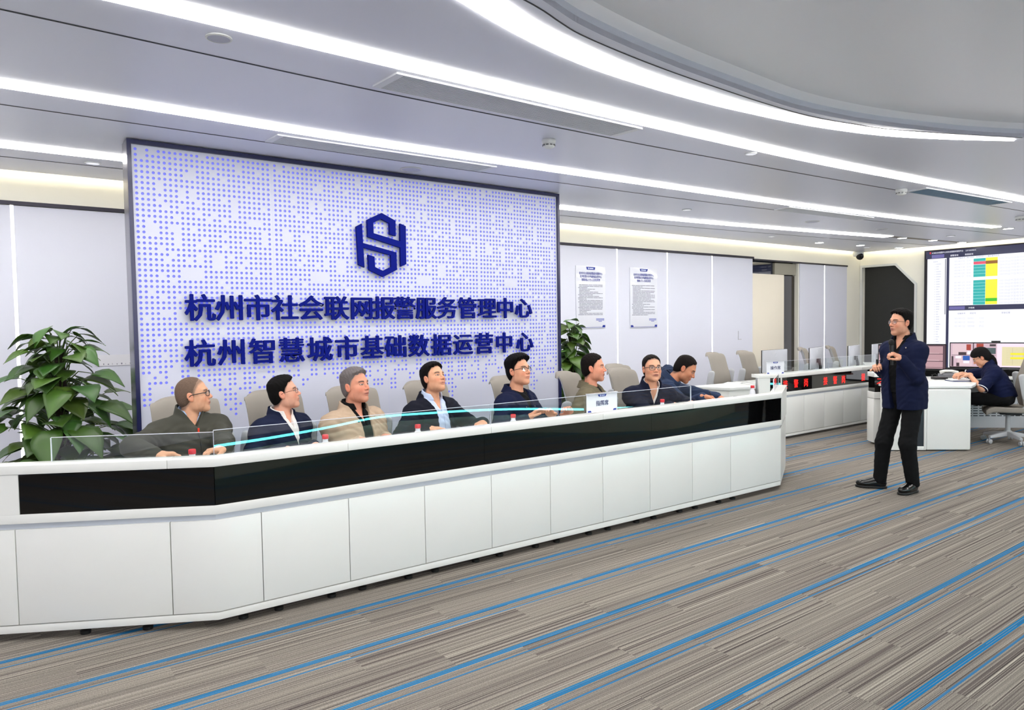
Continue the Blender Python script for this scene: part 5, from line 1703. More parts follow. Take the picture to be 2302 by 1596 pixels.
P.glasses((120, 84, 74), r=0.0014, w=0.023, hgt=0.0155, metal=0.5)
P.top('shirt', cloth('polo_black', (16, 16, 18)), t=0.004, arms=False, vw=0.03, vd=0.08, hem=-0.02, collar=('c', 0.080, 0.073, -0.012, 0.034, 0.005), hole=0.006)
P.top('jacket', cloth('jacket_deep_navy', (20, 26, 54)), t=0.016, rs=(0.054, 0.050, 0.040), vw=0.046, vd=2.5, vt=0.4, hem=0.135, skirt=(0.166, 0.124, 0.20, -0.02), collar=('c', 0.102, 0.088, -0.024, 0.036, 0.007), hole=0.018, wr=0.0020)
for x, z in ((0.105, -0.045),): P.button(STUD, x, z, 0.028, 0.006)
P.trousers(cloth('trousers_black', (18, 18, 20)), h=0.006, t=0.002, wr=0.0017)
P.shoes(mat('shoe_polished', (12, 12, 13), rough=0.18), BLK, 0.0042)
c = Vector(P.pel)+Vector(P.up)*0.075+Vector(P.fr)*0.128
MB().obox(c, P.l, P.fr, P.up, 0.022, 0.004, 0.018).build('belt_buckle', STUD, P.root, bevel=0.003)
mic_w = P.arms[0]; clk = P.arms[1]

# 10 --- the operator at the right workstation
KN = [((10.44, 3.93, 0.55), (10.40, 3.955, 0.085), (-0.45, 0.9, 0)), ((10.60, 4.00, 0.55), (10.56, 4.02, 0.085), (-0.45, 0.9, 0))]
P = Person('woman in navy polo shirt with white trim, bent over papers at the workstation', (10.585, 3.745, 1.105), -158, -32, 0, -156, NB=(10.625, 3.655, 0.985), pel=(10.675, 3.50, 0.615), pole_r=(0.5, 0.5, -0.15), sh=0.155, bulk=0.94, h=0.0045, knees=KN, skin=(212, 156, 126), hs=0.97,
           hand_l=((10.37, 3.80, 0.888), (-0.35, 0.9, 0.0), (0.2, 0, 1), (0.6, 0.7, 0.5)), hand_r=((10.49, 3.93, 0.888), (-0.9, 0.3, 0.0), (0, 0, 1), (0.6, 0.7, 0.5)), pole_l=(-0.5, -0.5, -0.8))
P.body(stub=0.0)
P.hair((18, 16, 17), top=0.022, side=0.016, noise=0.0013, front=-0.045, down=0.02)
H_ = P.hp_
MB().tube([H_(0, -0.085, -0.02), H_(0.0, -0.104, -0.05), H_(0.0, -0.108, -0.10), H_(0.0, -0.100, -0.15), H_(0.0, -0.095, -0.19)], [0.030, 0.036, 0.032, 0.024, 0.010], 12).build('ponytail', mat('hair_18_16_17', (18, 16, 17)), P.root, smooth=True)
P.glasses((150, 140, 140), r=0.001, w=0.022, hgt=0.017, metal=0.5)
P.top('polo_shirt', cloth('polo_navy', (17, 24, 56)), t=0.014, short=True, rs=(0.058, 0.05, 0.04), hem=0.06, collar=('c', 0.072, 0.066, -0.012, 0.036, 0.005), hole=0.008)
WT_ = mat('trim_white', (230, 230, 236), rough=0.7)
for a in P.arms:
    d = nrm(a['E']-a['S']); q = a['S']+(a['E']-a['S'])*0.98
    MB().tube([Vector(q)-Vector(d)*0.006, Vector(q)+Vector(d)*0.004], [0.071, 0.071], 20, caps=False).build('sleeve_trim', WT_, P.root, smooth=True)
P.trousers(cloth('trousers_black', (18, 18, 20)), h=0.008)
P.shoes(mat('shoe_yellow_white', (216, 204, 150), rough=0.5), mat('sole_cream', (210, 200, 160), rough=0.6), 0.006)
print('people %.1fs' % (_t.time()-_t0))
# ================================================================== chairs
BEIGE = mat('chair_beige', (150, 144, 137), rough=0.9, spec=0.1, var=0.04, bump=0.4, bscale=900)
CHGREY = mat('chair_grey', (178, 180, 184), rough=0.45)
def make_chair(label, seated=True):
    t = thing('office_chair', label, 'chair', (0, 0, 0), 'beige high backed office chairs')
    # sitter looks along -y; the seat
    def seat(u, v):
        x = (u-0.5)*0.50; y = -0.27+v*0.50
        e = max(abs(u-0.5)*2, abs(v-0.5)*2)
        z = 0.478-0.02*math.exp(-((u-0.5)**2+(v-0.55)**2)*9)+0.006
        if v < 0.25: z -= 0.05*(1-v/0.25)**2
        return (x, y, z)
    S = MB()
    nu, nv = 17, 17
    top = [seat(i/(nu-1), j/(nv-1)) for j in range(nv) for i in range(nu)]
    rnd = lambda p: p
    S.add(top+[(x*0.97, y*0.97, z-0.07) for x, y, z in top], [(j*nu+i, j*nu+i+1, (j+1)*nu+i+1, (j+1)*nu+i) for j in range(nv-1) for i in range(nu-1)] +
          [(nu*nv+j*nu+i, nu*nv+(j+1)*nu+i, nu*nv+(j+1)*nu+i+1, nu*nv+j*nu+i+1) for j in range(nv-1) for i in range(nu-1)] +
          [(i+1, i, nu*nv+i, nu*nv+i+1) for i in range(nu-1)]+[((nv-1)*nu+i, (nv-1)*nu+i+1, nu*nv+(nv-1)*nu+i+1, nu*nv+(nv-1)*nu+i) for i in range(nu-1)] +
          [(j*nu, (j+1)*nu, nu*nv+(j+1)*nu, nu*nv+j*nu) for j in range(nv-1)]+[((j+1)*nu+nu-1, j*nu+nu-1, nu*nv+j*nu+nu-1, nu*nv+(j+1)*nu+nu-1) for j in range(nv-1)])
    recalc(S.build('seat', BEIGE, t, bevel=0.02, seg=3))
    prof = [(0.205, 0.46), (0.185, 0.55), (0.165, 0.66), (0.160, 0.74), (0.175, 0.84), (0.205, 0.94), (0.228, 1.02), (0.250, 1.09), (0.274, 1.130), (0.302, 1.150), (0.330, 1.152)]
    wid = [0.225, 0.240, 0.243, 0.240, 0.232, 0.226, 0.225, 0.226, 0.224, 0.205, 0.150]
    prf = cmull(prof, 4, False); wd = [np.interp(k/4, range(len(wid)), wid) for k in range(len(prf))]
    def shell(off, name, m):
        nu = 15; vs = []; n = len(prf)
        for side in (0, 1):
            for k, (y, z) in enumerate(prf):
                for i in range(nu):
                    u = i/(nu-1)*2-1
                    ww = wd[k]
                    rim = 0.012 if side else 0
                    curl = 0.055*abs(u)**2.2*(1-0.5*max(0, (k/n-0.75)/0.25))
                    th = off[side]*(1-abs(u)**6*0.8)
                    if k == 0 or k == n-1: th *= 0.25
                    ty = prf[min(k+1, n-1)][0]-prf[max(k-1, 0)][0]; tz = prf[min(k+1, n-1)][1]-prf[max(k-1, 0)][1]
                    L = math.hypot(ty, tz); ny, nz_ = -tz/L, ty/L
                    vs.append((u*ww, y-curl+ny*th, z+nz_*th-(0.03*abs(u)**5 if k > n-8 else 0)))
        M_ = n*nu; fs = []
        for k in range(n-1):
            for i in range(nu-1):
                a = k*nu+i
                fs.append((a, a+1, a+nu+1, a+nu)); fs.append((M_+a, M_+a+nu, M_+a+nu+1, M_+a+1))
        for k in range(n-1):
            a = k*nu; fs.append((a, a+nu, M_+a+nu, M_+a)); a = k*nu+nu-1; fs.append((a+nu, a, M_+a, M_+a+nu))
        for i in range(nu-1):
            fs.append((i+1, i, M_+i, M_+i+1)); a = (n-1)*nu+i; fs.append((a, a+1, M_+a+1, M_+a))
        return recalc(MB().add(vs, fs).build(name, m, t, smooth=True))
    shell((0.022, -0.003), 'backrest', BEIGE)
    shell((-0.0035, -0.016), 'back_shell', CHGREY)
    for sx in (-1, 1):
        a = MB()
        # arm folded upright beside the back
        pts = cmull([(sx*0.272, 0.17, 0.60), (sx*0.275, 0.155, 0.68), (sx*0.275, 0.14, 0.77), (sx*0.273, 0.125, 0.86), (sx*0.271, 0.115, 0.915)], 4, False)
        n = len(pts); vs = []; fs = []
        for k, p in enumerate(pts):
            f_ = k/(n-1)
            w_ = 0.055*math.sqrt(max(0.05, 1-max(0, (f_-0.75)/0.25)**2*0.98)); th = 0.017*math.sqrt(max(0.05, 1-max(0, (f_-0.85)/0.15)**2*0.98))
            for q in range(14):
                an = 2*PI*q/14
                vs.append((p[0]+math.cos(an)*th, p[1]+math.sin(an)*w_, p[2]))
        for k in range(n-1):
            for q in range(14):
                fs.append((k*14+q, k*14+(q+1) % 14, (k+1)*14+(q+1) % 14, (k+1)*14+q))
        fs.append(tuple(range(13, -1, -1))); fs.append(tuple((n-1)*14+q for q in range(14)))
        a.add(vs, fs)
        arm = recalc(a.build('armrest', CHGREY, t, smooth=True))
        MB().lathe([(0.045, -0.02), (0.05, -0.012), (0.05, 0.012), (0.045, 0.02)], (sx*0.268, 0.175, 0.60), 18, axis=(1, 0, 0)).tube([(sx*0.26, 0.175, 0.59), (sx*0.24, 0.16, 0.50), (sx*0.20, 0.10, 0.43)], 0.022, 10).build('arm_pivot', CHGREY, arm, smooth=True)
    MB().box((-0.10, -0.10, 0.37), (0.10, 0.14, 0.42)).build('tilt_mechanism', DARK, t, bevel=0.01)
    MB().tube([(0, 0, 0.11), (0, 0, 0.38)], [0.032, 0.026], 16).build('gas_column', CHGREY, t, smooth=True)
    b = MB()
    tips = []
    for k in range(5):
        an = 2*PI*k/5+0.4
        d = Vector((math.cos(an), math.sin(an), 0)); s_ = Vector((-d.y, d.x, 0))
        a0 = Vector((0, 0, 0.125)); a1 = d*0.29+Vector((0, 0, 0.088))
        vs = []
        for p, w_, h_ in ((a0, 0.034, 0.030), (a0.lerp(a1, 0.5), 0.028, 0.024), (a1, 0.022, 0.016)):
            vs += [p+s_*w_-Vector((0, 0, h_)), p-s_*w_-Vector((0, 0, h_)), p-s_*w_*0.7+Vector((0, 0, h_)), p+s_*w_*0.7+Vector((0, 0, h_))]
        fs = [(0, 1, 2, 3), (11, 10, 9, 8)]
        for q in range(2):
            for c in range(4): fs.append((q*4+c, q*4+4+c, q*4+4+(c+1) % 4, q*4+(c+1) % 4))
        b.add(vs, fs)
        tips.append((a1, s_, d))
    b.lathe([(0.05, 0.085), (0.052, 0.10), (0.042, 0.16)], (0, 0, 0), 18)
    base = recalc(b.build('star_base', CHGREY, t, bevel=0.006))
    for a1, s_, d in tips:
        c = MB()
        for sg in (-1, 1):
            c.lathe([(0.022, -0.010), (0.029, -0.007), (0.030, 0.005), (0.024, 0.010)], (a1.x+s_.x*0.017*sg, a1.y+s_.y*0.017*sg, 0.030), 16, axis=tuple(s_))
        c.tube([(a1.x, a1.y, 0.03), (a1.x, a1.y, 0.085)], 0.008, 8)
        c.build('caster', CHGREY, base, smooth=True)
    return t
proto = make_chair('beige office chair behind the man in the grey green zip jacket')
used = [False]
def chair(x, y, deg, label):
    if not used[0]:
        used[0] = True
        o = proto; o.location = (x, y, 0); o.rotation_euler = (0, 0, math.radians(deg)); o['label'] = label
        return o
    return copy_tree(proto, (x, y, 0), math.radians(deg), label)
chair(1.17, 5.08, 4, 'beige office chair behind the man in the grey green zip jacket')
chair(1.81, 5.10, 10, 'beige office chair behind the man in navy jacket with the white shirt')
chair(2.38, 5.00, 6, 'beige office chair behind the grey haired man in khaki')
chair(3.07, 5.03, 8, 'beige office chair behind the man in black looking up')
chair(3.87, 4.92, 8, 'beige office chair behind the young man with swept black hair')
chair(4.70, 4.98, 24, 'beige office chair behind the man in olive, top edge curling out at its left')
chair(5.34, 4.93, 8, 'beige office chair directly behind the man with black rimmed glasses, facing the viewer')
chair(5.83, 5.46, 10, 'beige office chair standing farther back, between the olive jacket and the black rimmed glasses')
chair(8.83, 6.40, 6, 'empty beige office chair at the plain white desk, left one of the pair')
chair(9.58, 6.40, 6, 'empty beige office chair at the plain white desk, right one nearest the cream door')
chair(11.30, 6.42, 22, 'beige office chair half hidden behind the second monitor')
chair(12.20, 6.42, 22, 'beige office chair between the third monitor and the dark doorway')
chair(10.72, 3.47, 205, 'grey beige office chair under the woman in navy polo')

# ================================================================== monitors of the second row, seen from behind
SILV = mat('monitor_silver', (196, 198, 206), rough=0.35, metal=0.25)
def make_monitor(label):
    t = thing('monitor', label, 'monitor', (0, 0, 0), 'silver backed monitors on the second row')
    MB().box((-0.335, -0.030, 0.13), (0.335, -0.006, 0.455)).build('back_cover', SILV, t, bevel=0.006)
    MB().box((-0.338, -0.005, 0.127), (0.338, 0.006, 0.458)).build('screen_panel', mat('monitor_black', (10, 10, 12), rough=0.2), t, bevel=0.003)
    MB().box((-0.055, -0.065, 0.22), (0.055, -0.031, 0.285)).build('mount_plate', DARK, t, bevel=0.004)
    MB().tube([(0, -0.055, 0.25), (0, -0.075, 0.15), (0, -0.06, 0.012)], [0.020, 0.022, 0.026], 12).build('stand_neck', DARK, t, smooth=True)
    MB().box((-0.12, -0.13, 0.001), (0.12, 0.06, 0.014)).build('stand_foot', DARK, t, bevel=0.004)
    pts = [(math.cos(2*PI*k/24)*0.026, -0.0312, 0.385+math.sin(2*PI*k/24)*0.026) for k in range(25)]
    MB().tube(pts, 0.0018, 5).build('round_emblem', mat('emblem_pale', (226, 228, 234), rough=0.3, metal=0.4), t)
    return t
mp = make_monitor('silver monitor back at the left end of the second row, behind the small desk plate')
mp.location = (9.43, 6.05, 0.746)
mp.rotation_euler = (0, 0, math.radians(3))
for x, y, d, lb in ((10.52, 6.02, 14, 'silver monitor back second from the left on the second row'), (11.60, 5.98, 14, 'silver monitor back third from the left on the second row'), (12.52, 6.03, 10, 'silver monitor back just left of the standing man')):
    copy_tree(mp, (x, y, 0.746), math.radians(d), lb)
t = thing('desk_phone', 'small black telephone set between the second row monitors', 'phone', (12.02, 6.14, 0.746))
MB().box((11.93, 6.06, 0.747), (12.11, 6.22, 0.79)).build('phone_base', DARK, t, bevel=0.01)
MB().tube([(11.95, 6.08, 0.813), (11.95, 6.14, 0.825), (11.95, 6.20, 0.813)], [0.022, 0.016, 0.022], 10).build('handset', DARK, t, smooth=True)
# monitor supports of the last two need a desk below them
MB_ = MB().prism([(11.2, 5.76), (12.05, 5.86), (12.95, 5.95), (12.95, 6.30), (11.2, 6.32)], 0.70, 0.7445)
recalc(MB_.build('worktop_extension', WHITE2, row2))

# ================================================================== lit monitors of the workstation
def lit_monitor(name, label, a, b_, z0, z1, curve=0.0, draw=None):
    a = Vector(a); b_ = Vector(b_)
    tv = (b_-a).normalized(); nv = Vector((tv.y, -tv.x)); wd = (b_-a).length
    m = (a+b_)/2
    t = thing('lit_monitor', label, 'monitor', (m.x, m.y, z0))
    def pos(u, d):
        return a+tv*wd*u-nv*(curve*(1-(2*u-1)**2))+nv*d
    def panel(mb, u0, u1, v0, v1, d0, d1, n=1):
        n = max(n, int(abs(u1-u0)*14)+1)
        for k in range(n):
            ua = u0+(u1-u0)*k/n; ub = u0+(u1-u0)*(k+1)/n
            pa, pb = pos(ua, d0), pos(ub, d0); qa, qb = pos(ua, d1), pos(ub, d1)
            za = z0+(z1-z0)*v0; zb = z0+(z1-z0)*v1
            mb.add([(pa.x, pa.y, za), (pb.x, pb.y, za), (pb.x, pb.y, zb), (pa.x, pa.y, zb), (qa.x, qa.y, za), (qb.x, qb.y, za), (qb.x, qb.y, zb), (qa.x, qa.y, zb)],
                   [(0, 1, 2, 3), (5, 4, 7, 6), (4, 0, 3, 7), (1, 5, 6, 2), (3, 2, 6, 7), (4, 5, 1, 0)])
        return mb
    panel(MB(), 0, 1, -0.03, 1.02, 0.0, -0.035).build('casing', mat('monitor_black', (10, 10, 12), rough=0.2), t)
    bm_ = pos(0.5, -0.06)
    MB().tube([(bm_.x, bm_.y, z0+0.08), (bm_.x, bm_.y, 0.895)], 0.03, 12).lathe([(0.12, 0.886), (0.12, 0.897)], (bm_.x, bm_.y, 0), 20).build('stand', DARK, t, smooth=True)
    def patchm(nm, m_, rects, d):
        if nm.startswith('feed_') and 'rows' not in nm:
            for q_, (u0, v0, u1, v1) in enumerate(rects): panel(MB(), u0, u1, v0, v1, d+0.0001*q_, d-0.0006).build('picture_patch', m_, t)
            return
        mb = MB()
        for u0, v0, u1, v1 in rects: panel(mb, u0, u1, v0, v1, d, d-0.0006)
        mb.build(nm, m_, t)
    draw(patchm)
    return t, pos
def draw1(pm):
    pm('picture', screenmat('feed_pink', (196, 156, 162), 0.9), [(0.012, 0.02, 0.988, 0.98)], 0.001)
    pm('feed_rows', screenmat('feed_dark', (92, 66, 76), 0.9), [(0.012, 0.60, 0.98, 0.625), (0.012, 0.305, 0.98, 0.335), (0.012, 0.06, 0.98, 0.08), (0.012, 0.93, 0.98, 0.98), (0.95, 0.02, 0.988, 0.98)], 0.0016)
    pm('feed_rows_light', screenmat('feed_pale', (214, 178, 182), 0.9), [(0.012, 0.335, 0.9, 0.38), (0.012, 0.625, 0.9, 0.66), (0.1, 0.68, 0.7, 0.9)], 0.0014)
lit_monitor('lit_monitor', 'left workstation monitor with a pinkish picture, partly behind the standing man', (10.66, 5.12), (11.01, 4.33), 0.905, 1.257, 0.02, draw1)
def draw2(pm):
    pm('picture', screenmat('feed_base', (214, 184, 196), 0.95), [(0.01, 0.02, 0.99, 0.98)], 0.001)
    pm('sheet_page', screenmat('sheet_cream', (230, 220, 176), 0.95), [(0.52, 0.08, 0.985, 0.84)], 0.0016)
    pm('sheet_bar', screenmat('sheet_pink', (244, 224, 238), 1.0), [(0.47, 0.84, 0.99, 0.98), (0.47, 0.02, 0.99, 0.08), (0.47, 0.08, 0.52, 0.84)], 0.0014)
    pm('sheet_marks', screenmat('sheet_yellow', (246, 232, 40), 1.0), [(0.60, 0.52, 0.84, 0.60), (0.60, 0.35, 0.84, 0.43)], 0.002)
    pm('sheet_lines', screenmat('sheet_grey', (196, 186, 150), 0.95), [(0.56, 0.20+0.07*k, 0.95, 0.206+0.07*k) for k in range(9)]+[(0.62+0.1*k, 0.12, 0.623+0.1*k, 0.80) for k in range(4)], 0.0018)
    pm('feed_walls', screenmat('feed_wall', (228, 200, 206), 0.95), [(0.03, 0.52, 0.19, 0.94), (0.08, 0.06, 0.23, 0.36)], 0.0014)
    pm('feed_darks', screenmat('feed_darks', (70, 52, 60), 0.9), [(0.09, 0.50, 0.17, 0.62), (0.235, 0.50, 0.245, 0.98), (0.02, 0.49, 0.46, 0.505), (0.02, 0.03, 0.04, 0.45), (0.30, 0.20, 0.36, 0.32), (0.40, 0.86, 0.46, 0.95), (0.07, 0.03, 0.10, 0.18)], 0.0018)
    pm('feed_reds', screenmat('feed_reds', (176, 70, 56), 0.9), [(0.17, 0.70, 0.215, 0.94), (0.27, 0.82, 0.34, 0.97), (0.28, 0.05, 0.33, 0.22)], 0.0018)
    pm('feed_greens', screenmat('feed_greens', (80, 96, 98), 0.9), [(0.25, 0.52, 0.31, 0.80), (0.36, 0.55, 0.46, 0.80)], 0.0016)
    pm('feed_blues', screenmat('feed_blues', (40, 92, 180), 0.95), [(0.135, 0.28, 0.205, 0.47)], 0.0018)
    pm('feed_whites', screenmat('feed_whites', (244, 238, 246), 1.0), [(0.06, 0.36, 0.12, 0.46), (0.29, 0.74, 0.33, 0.86), (0.33, 0.10, 0.45, 0.26), (0.14, 0.16, 0.20, 0.26), (0.18, 0.52, 0.23, 0.66)], 0.0017)
t, pos2 = lit_monitor('lit_monitor', 'wide workstation monitor with camera pictures and a yellow marked sheet, behind the woman', (11.433, 4.454), (11.83, 3.30), 0.915, 1.268, 0.035, draw2)
p = pos2(0.46, 0.0)
t = thing('webcam', 'small black webcam on top of the wide workstation monitor', 'webcam', (p.x, p.y, 1.27))
tv = Vector((0.33, -0.944, 0)); nv = Vector((-0.944, -0.33, 0))
MB().obox((p.x, p.y, 1.2875), tv, nv, UP, 0.055, 0.018, 0.011).build('webcam_body', DARK, t, bevel=0.004)
MB().lathe([(0.008, 0), (0.008, 0.004)], (p.x+nv.x*0.018, p.y+nv.y*0.018, 1.2875), 12, axis=tuple(nv)).build('lens', BLACKG, t)

# ================================================================== pot plants on a moss pole
LEAF = bpy.data.materials.new('leaf_green'); LEAF.use_nodes = True
nt = LEAF.node_tree; b_ = nt.nodes['Principled BSDF']; b_.inputs['Roughness'].default_value = 0.42
at = nt.nodes.new('ShaderNodeAttribute'); at.attribute_name = 'tone'
nt.links.new(at.outputs['Color'], b_.inputs['Base Color'])
def plant(x, y, label, zpot, zt, rmax, n, seed, extra=()):
    t = thing('pothos_plant', label, 'plant', (x, y, 0), 'pothos plants beside the display wall')
    r = random.Random(seed)
    MB().lathe([(0.13, 0.002), (0.15, 0.02), (0.19, zpot*0.7), (0.20, zpot), (0.185, zpot), (0.17, zpot-0.03)], (x, y, 0), 28).build('pot', mat('pot_white', (222, 222, 220), rough=0.3), t, smooth=True)
    MB().lathe([(0.172, zpot-0.045), (0.172, zpot-0.03)], (x, y, 0), 24).build('soil', mat('soil_brown', (58, 44, 34), rough=0.95), t)
    MB().tube([(x, y, zpot-0.04), (x+0.01, y, (zpot+zt)/2), (x, y, zt-0.12)], [0.048, 0.045, 0.038], 12).build('moss_pole', mat('moss_pole', (40, 30, 24), rough=0.95, bump=0.8, bscale=90), t, smooth=True)
    V = []; F = []; Cc = []; st = MB()
    shape = [(0.0, 0.0), (0.06, 0.20), (0.18, 0.36), (0.34, 0.43), (0.52, 0.40), (0.70, 0.28), (0.85, 0.14), (0.94, 0.055), (1.0, 0.0)]
    def leaf(base, tip_dir, L, droop, rollv, col):
        d = Vector(tip_dir).normalized()
        side = d.cross(Vector((0, 0, 1)))
        if side.length < 1e-3: side = Vector((1, 0, 0))
        side.normalize(); up = side.cross(d)
        side2 = side*math.cos(rollv)+up*math.sin(rollv); up2 = -side*math.sin(rollv)+up*math.cos(rollv)
        n0 = len(V)
        for k, (u, w_) in enumerate(shape):
            c = Vector(base)+d*L*u-Vector((0, 0, 1))*droop*L*u*u+up2*0.03*L*math.sin(u*3)
            for sgn, fold in ((-1, 1), (-0.5, 0.6), (0, 0), (0.5, 0.6), (1, 1)):
                back = -0.10*L*abs(sgn)*(1 if k == 1 else 0.4 if k == 2 else 0)
                V.append(c+side2*w_*L*sgn+up2*(0.10*L*fold*w_*1.2+0.012*L*math.sin(9*u+sgn*2))+d*back)
                v = 1.0+0.18*(sgn == 0)+r.uniform(-0.06, 0.06)
                Cc.append((col[0]*v, col[1]*v, col[2]*v, 1))
        for k in range(len(shape)-1):
            for q in range(4):
                a = n0+k*5+q
                F.append((a, a+1, a+6, a+5))
    todo = []
    for k in range(n):
        f = (k+0.5)/n
        z = zpot+0.02+(zt-zpot-0.06)*f**1.05
        ang = k*2.39996+r.uniform(-0.5, 0.5)
        R_ = rmax*(1.0-0.62*f**1.3)*r.uniform(0.45, 1.0)
        todo.append((z, ang, R_, 0.29*(1-0.42*f)*r.uniform(0.75, 1.15)))
    for z, ang, R_, L in todo:
        d = Vector((math.cos(ang), math.sin(ang), 0))
        stem_end = Vector((x, y, z))+d*max(0.06, R_-L*0.6)+Vector((0, 0, r.uniform(0.02, 0.14)))
        st.tube([Vector((x, y, z-0.05))+d*0.035, Vector((x, y, z+0.05))+d*(R_*0.35), stem_end], [0.006, 0.0045, 0.003], 5, caps=False)
        td = d+Vector((r.uniform(-0.45, 0.45), r.uniform(-0.45, 0.45), r.uniform(-0.35, 0.30)))
        g = r.uniform(0.75, 1.25); yl = r.uniform(0.7, 1.5)
        leaf(stem_end, td, L, r.uniform(0.25, 0.75), r.uniform(-0.5, 0.5), (0.040*yl*g, 0.105*g, 0.011*g))
    for (sx, sy, sz), (dx, dy, dz), L in extra:
        q = Vector((x+sx, y+sy, sz))
        st.tube([Vector((x, y, zt-0.2)), Vector((x+sx*0.5, y+sy*0.5, (zt-0.2+sz)/2+0.04)), q], [0.006, 0.0045, 0.003], 5, caps=False)
        leaf(q, (dx, dy, dz), L, 0.3, 0.1, (0.05, 0.16, 0.018))
    o = newmesh('foliage', np.array([tuple(v) for v in V]), F, LEAF, t, smooth=True)
    at = o.data.attributes.new('tone', 'FLOAT_COLOR', 'POINT')
    at.data.foreach_set('color', np.array(Cc, dtype=f32).ravel())
    sd = o.modifiers.new('thickness', 'SOLIDIFY'); sd.thickness = 0.0015
    st.build('stems', mat('stem_green', (70, 96, 36), rough=0.5), t, smooth=True)
plant(0.53, 6.62, 'big pothos plant on a dark pole at far left, left of the display wall', 0.42, 1.62, 0.66, 150, 4, extra=[((0.03, 0.0, 1.60), (0.75, -0.1, 0.65), 0.20), ((0.15, 0, 1.55), (0.9, -0.2, 0.1), 0.18)])
plant(6.06, 6.75, 'smaller pothos plant at the right edge of the display wall, behind the man in olive', 0.42, 1.60, 0.46, 120, 9, extra=[((-0.10, 0, 1.66), (0.8, -0.1, 0.25), 0.22), ((0.02, 0, 1.60), (0.7, -0.3, -0.1), 0.14)])

# ================================================================== things on the desks
PET = glassmat('clear_bottle', (0.90, 0.93, 0.96), 1.35)
CAPR = mat('cap_red', (222, 44, 58), rough=0.35)
def make_bottle(label):
    t = thing('water_bottle', label, 'bottle', (0, 0, 0), 'water bottles with red caps on the front desk')
    MB().lathe([(0.027, 0.0), (0.031, 0.004), (0.031, 0.05), (0.029, 0.055), (0.031, 0.06), (0.031, 0.115), (0.028, 0.137), (0.022, 0.153), (0.0175, 0.160), (0.0175, 0.184)], (0, 0, 0), 20).build('bottle_body', mat('bottle_milky', (226, 228, 236), rough=0.12, spec=0.6), t, smooth=True)
    MB().lathe([(0.0312, 0.062), (0.0314, 0.064), (0.0314, 0.112), (0.0312, 0.114)], (0, 0, 0), 20).build('paper_band', mat('band_white', (232, 230, 236), rough=0.6), t, smooth=True)
    c = MB().lathe([(0.0200, 0.176), (0.0205, 0.178), (0.0205, 0.199), (0.0185, 0.2025)], (0, 0, 0), 22)
    c.build('cap', CAPR, t, smooth=True)
    return t
bt = make_bottle('red capped water bottle between the hands of the man in the grey green jacket')
bt.location = (0.985, 4.385, 0.7455)
for x, y, lb in ((1.790, 4.38, 'red capped water bottle between the navy jacket and the khaki jacket'), (2.472, 4.38, 'red capped water bottle with a paper behind it, left of the man in black'), (3.300, 4.36, 'red capped water bottle in front of the young man with swept hair'),
                 (4.915, 4.27, 'red capped water bottle before the man with black rimmed glasses'), (6.62, 4.50, 'red capped water bottle alone at the right end of the front desk')):
    copy_tree(bt, (x, y, 0.7455), random.uniform(0, 6), lb)
PAPER = mat('paper_white', (236, 237, 240), rough=0.7)
def sheet(x, y, z, rz, w_, d_, label, name='paper_sheet', tilt=0.0):
    t = thing(name, label, 'paper', (x, y, z))
    def fn(u, v):
        a = (u-0.5)*w_; b = (v-0.5)*d_
        return (x+a*math.cos(rz)-b*math.sin(rz), y+a*math.sin(rz)+b*math.cos(rz), z+0.001+tilt*(v)+0.006*math.sin(u*3.1)*tilt*10)
    o = MB().grid(fn, 9, 9).build('sheet', PAPER, t, smooth=True)
    m = o.modifiers.new('thickness', 'SOLIDIFY'); m.thickness = 0.0008
    return t
sheet(2.49, 4.47, 0.746, 0.1, 0.13, 0.10, 'white paper lying by the bottle left of the man in black', tilt=0.115)
sheet(5.70, 4.34, 0.746, -0.2, 0.21, 0.16, 'white notebook page the bent man writes on', name='notebook')
sheet(8.55, 6.15, 0.7525, 0.4, 0.42, 0.21, 'papers spread on the plain white desk before the empty chairs')
t = thing('pen', 'black pen in the hand of the man bent over writing', 'pen', (float(pen_h[0]), float(pen_h[1]), float(pen_h[2])))
ph = Vector(pen_h)
MB().tube([ph+Vector((0.035, -0.02, -0.075)), ph+Vector((0.028, -0.016, -0.06)), ph+Vector((-0.03, 0.01, 0.07))], [0.0012, 0.004, 0.0042], 10).build('pen_body', BLK, t, smooth=True)
# microphone and clicker of the standing man
w0 = Vector(mic_w['W'])+Vector(mic_w['f'])*0.078-Vector(mic_w['n'])*0.022
t = thing('microphone', 'black hand microphone held up to the mouth of the standing man', 'microphone', tuple(w0))
ax = Vector((-0.02, 0.04, 0.99)).normalized()
MB().tube([w0-ax*0.085, w0+ax*0.02, w0+ax*0.095], [0.0125, 0.0150, 0.0195], 18).build('handle', mat('mic_black', (16, 16, 17), rough=0.4), t, smooth=True)
c = w0+ax*0.122
MB().ell(c, (0.0255, 0.0255, 0.030), 20, 14).build('grille', mat('mic_grille', (10, 10, 10), rough=0.7, bump=1.0, bscale=1500), t, smooth=True)
w1 = Vector(clk['W'])+Vector(clk['f'])*0.085-Vector(clk['n'])*0.02
t = thing('clicker', 'small dark clicker in the right fist of the standing man', 'remote', tuple(w1))
MB().tube([w1-Vector((0, 0, 0.03)), w1+Vector((-0.01, 0, 0.075))], [0.009, 0.008], 12).build('clicker_body', mat('mic_black', (16, 16, 17), rough=0.4), t, smooth=True)
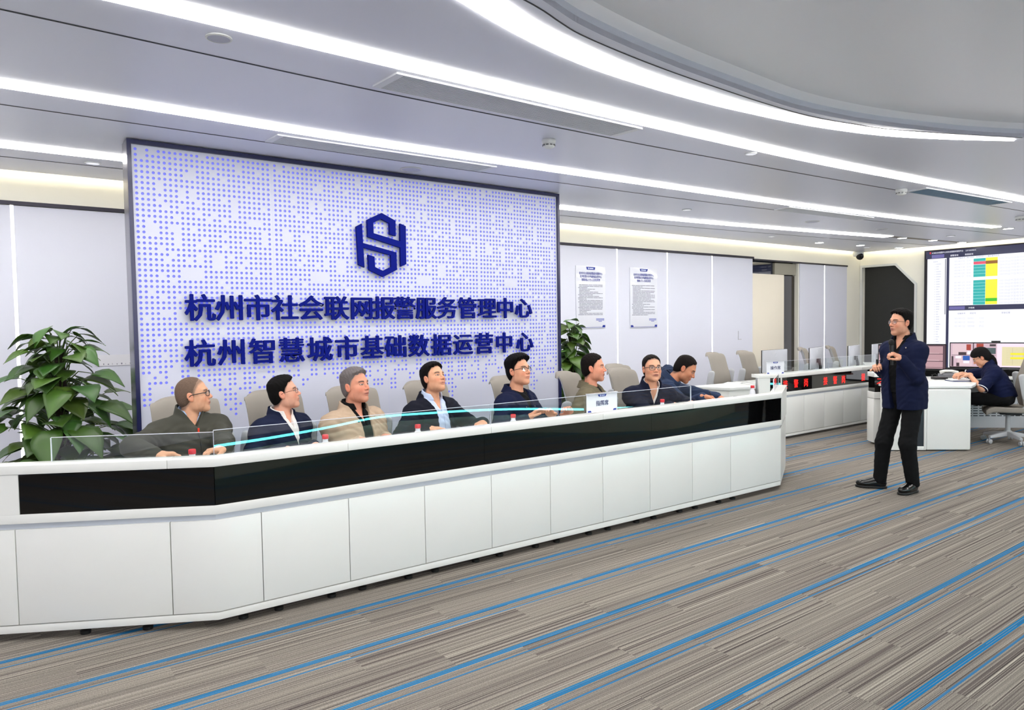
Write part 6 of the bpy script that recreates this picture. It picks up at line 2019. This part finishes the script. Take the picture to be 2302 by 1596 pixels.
# workstation clutter
zs = 0.801
t = thing('desk_phone', 'white desk telephone on the workstation in front of the woman', 'phone', (10.90, 4.26, zs))
def loc3(o, a, b, z): return Vector((o[0]+d3.x*a+n3.x*b, o[1]+d3.y*a+n3.y*b, o[2]+z))
o0 = (10.90, 4.26, zs)
X3 = Vector((d3.x, d3.y, 0)); Y3 = Vector((n3.x, n3.y, 0))
MB().obox(loc3(o0, 0, 0, 0.027), X3, Y3, UP, 0.10, 0.09, 0.026).build('phone_base', mat('phone_grey', (120, 122, 128), rough=0.4), t, bevel=0.012)
MB().tube([loc3(o0, -0.12, -0.03, 0.075), loc3(o0, -0.06, -0.03, 0.092), loc3(o0, 0.03, -0.03, 0.090), loc3(o0, 0.11, -0.03, 0.066)], [0.026, 0.020, 0.020, 0.026], 12).build('handset', mat('phone_white', (226, 226, 222), rough=0.35), t, smooth=True)
t = thing('black_box', 'flat black box with a cable on the workstation, right of the standing man', 'device', (10.49, 4.21, zs))
o1 = (10.49, 4.21, zs)
MB().obox(loc3(o1, 0, 0, 0.016), X3, Y3, UP, 0.085, 0.06, 0.015).build('box_body', DARK, t, bevel=0.005)
MB().tube([loc3(o1, 0.02, 0.05, 0.02), loc3(o1, -0.01, 0.09, 0.07), loc3(o1, -0.03, 0.15, 0.05), loc3(o1, 0.05, 0.25, 0.006)], 0.003, 6).build('cable', DARK, t, smooth=True)
t = thing('paper_stack', 'stack of white papers on a blue folder under the hands of the woman', 'paper', (10.37, 3.90, zs))
o2 = (10.37, 3.90, zs)
MB().obox(loc3(o2, 0, 0, 0.004), X3, Y3, UP, 0.15, 0.105, 0.0035).build('folder', mat('folder_blue', (60, 70, 120), rough=0.5), t)
pb = MB()
for k in range(7):
    a = random.uniform(-0.09, 0.09); e = Vector((math.cos(a), math.sin(a), 0)); xx = (X3*e.x+Y3*e.y); yy_ = (-X3*e.y+Y3*e.x)
    pb.obox(loc3(o2, random.uniform(-0.012, 0.012), random.uniform(-0.012, 0.012), 0.0085+k*0.0022), xx, yy_, UP, 0.135, 0.088, 0.0010)
pb.build('papers', PAPER, t)
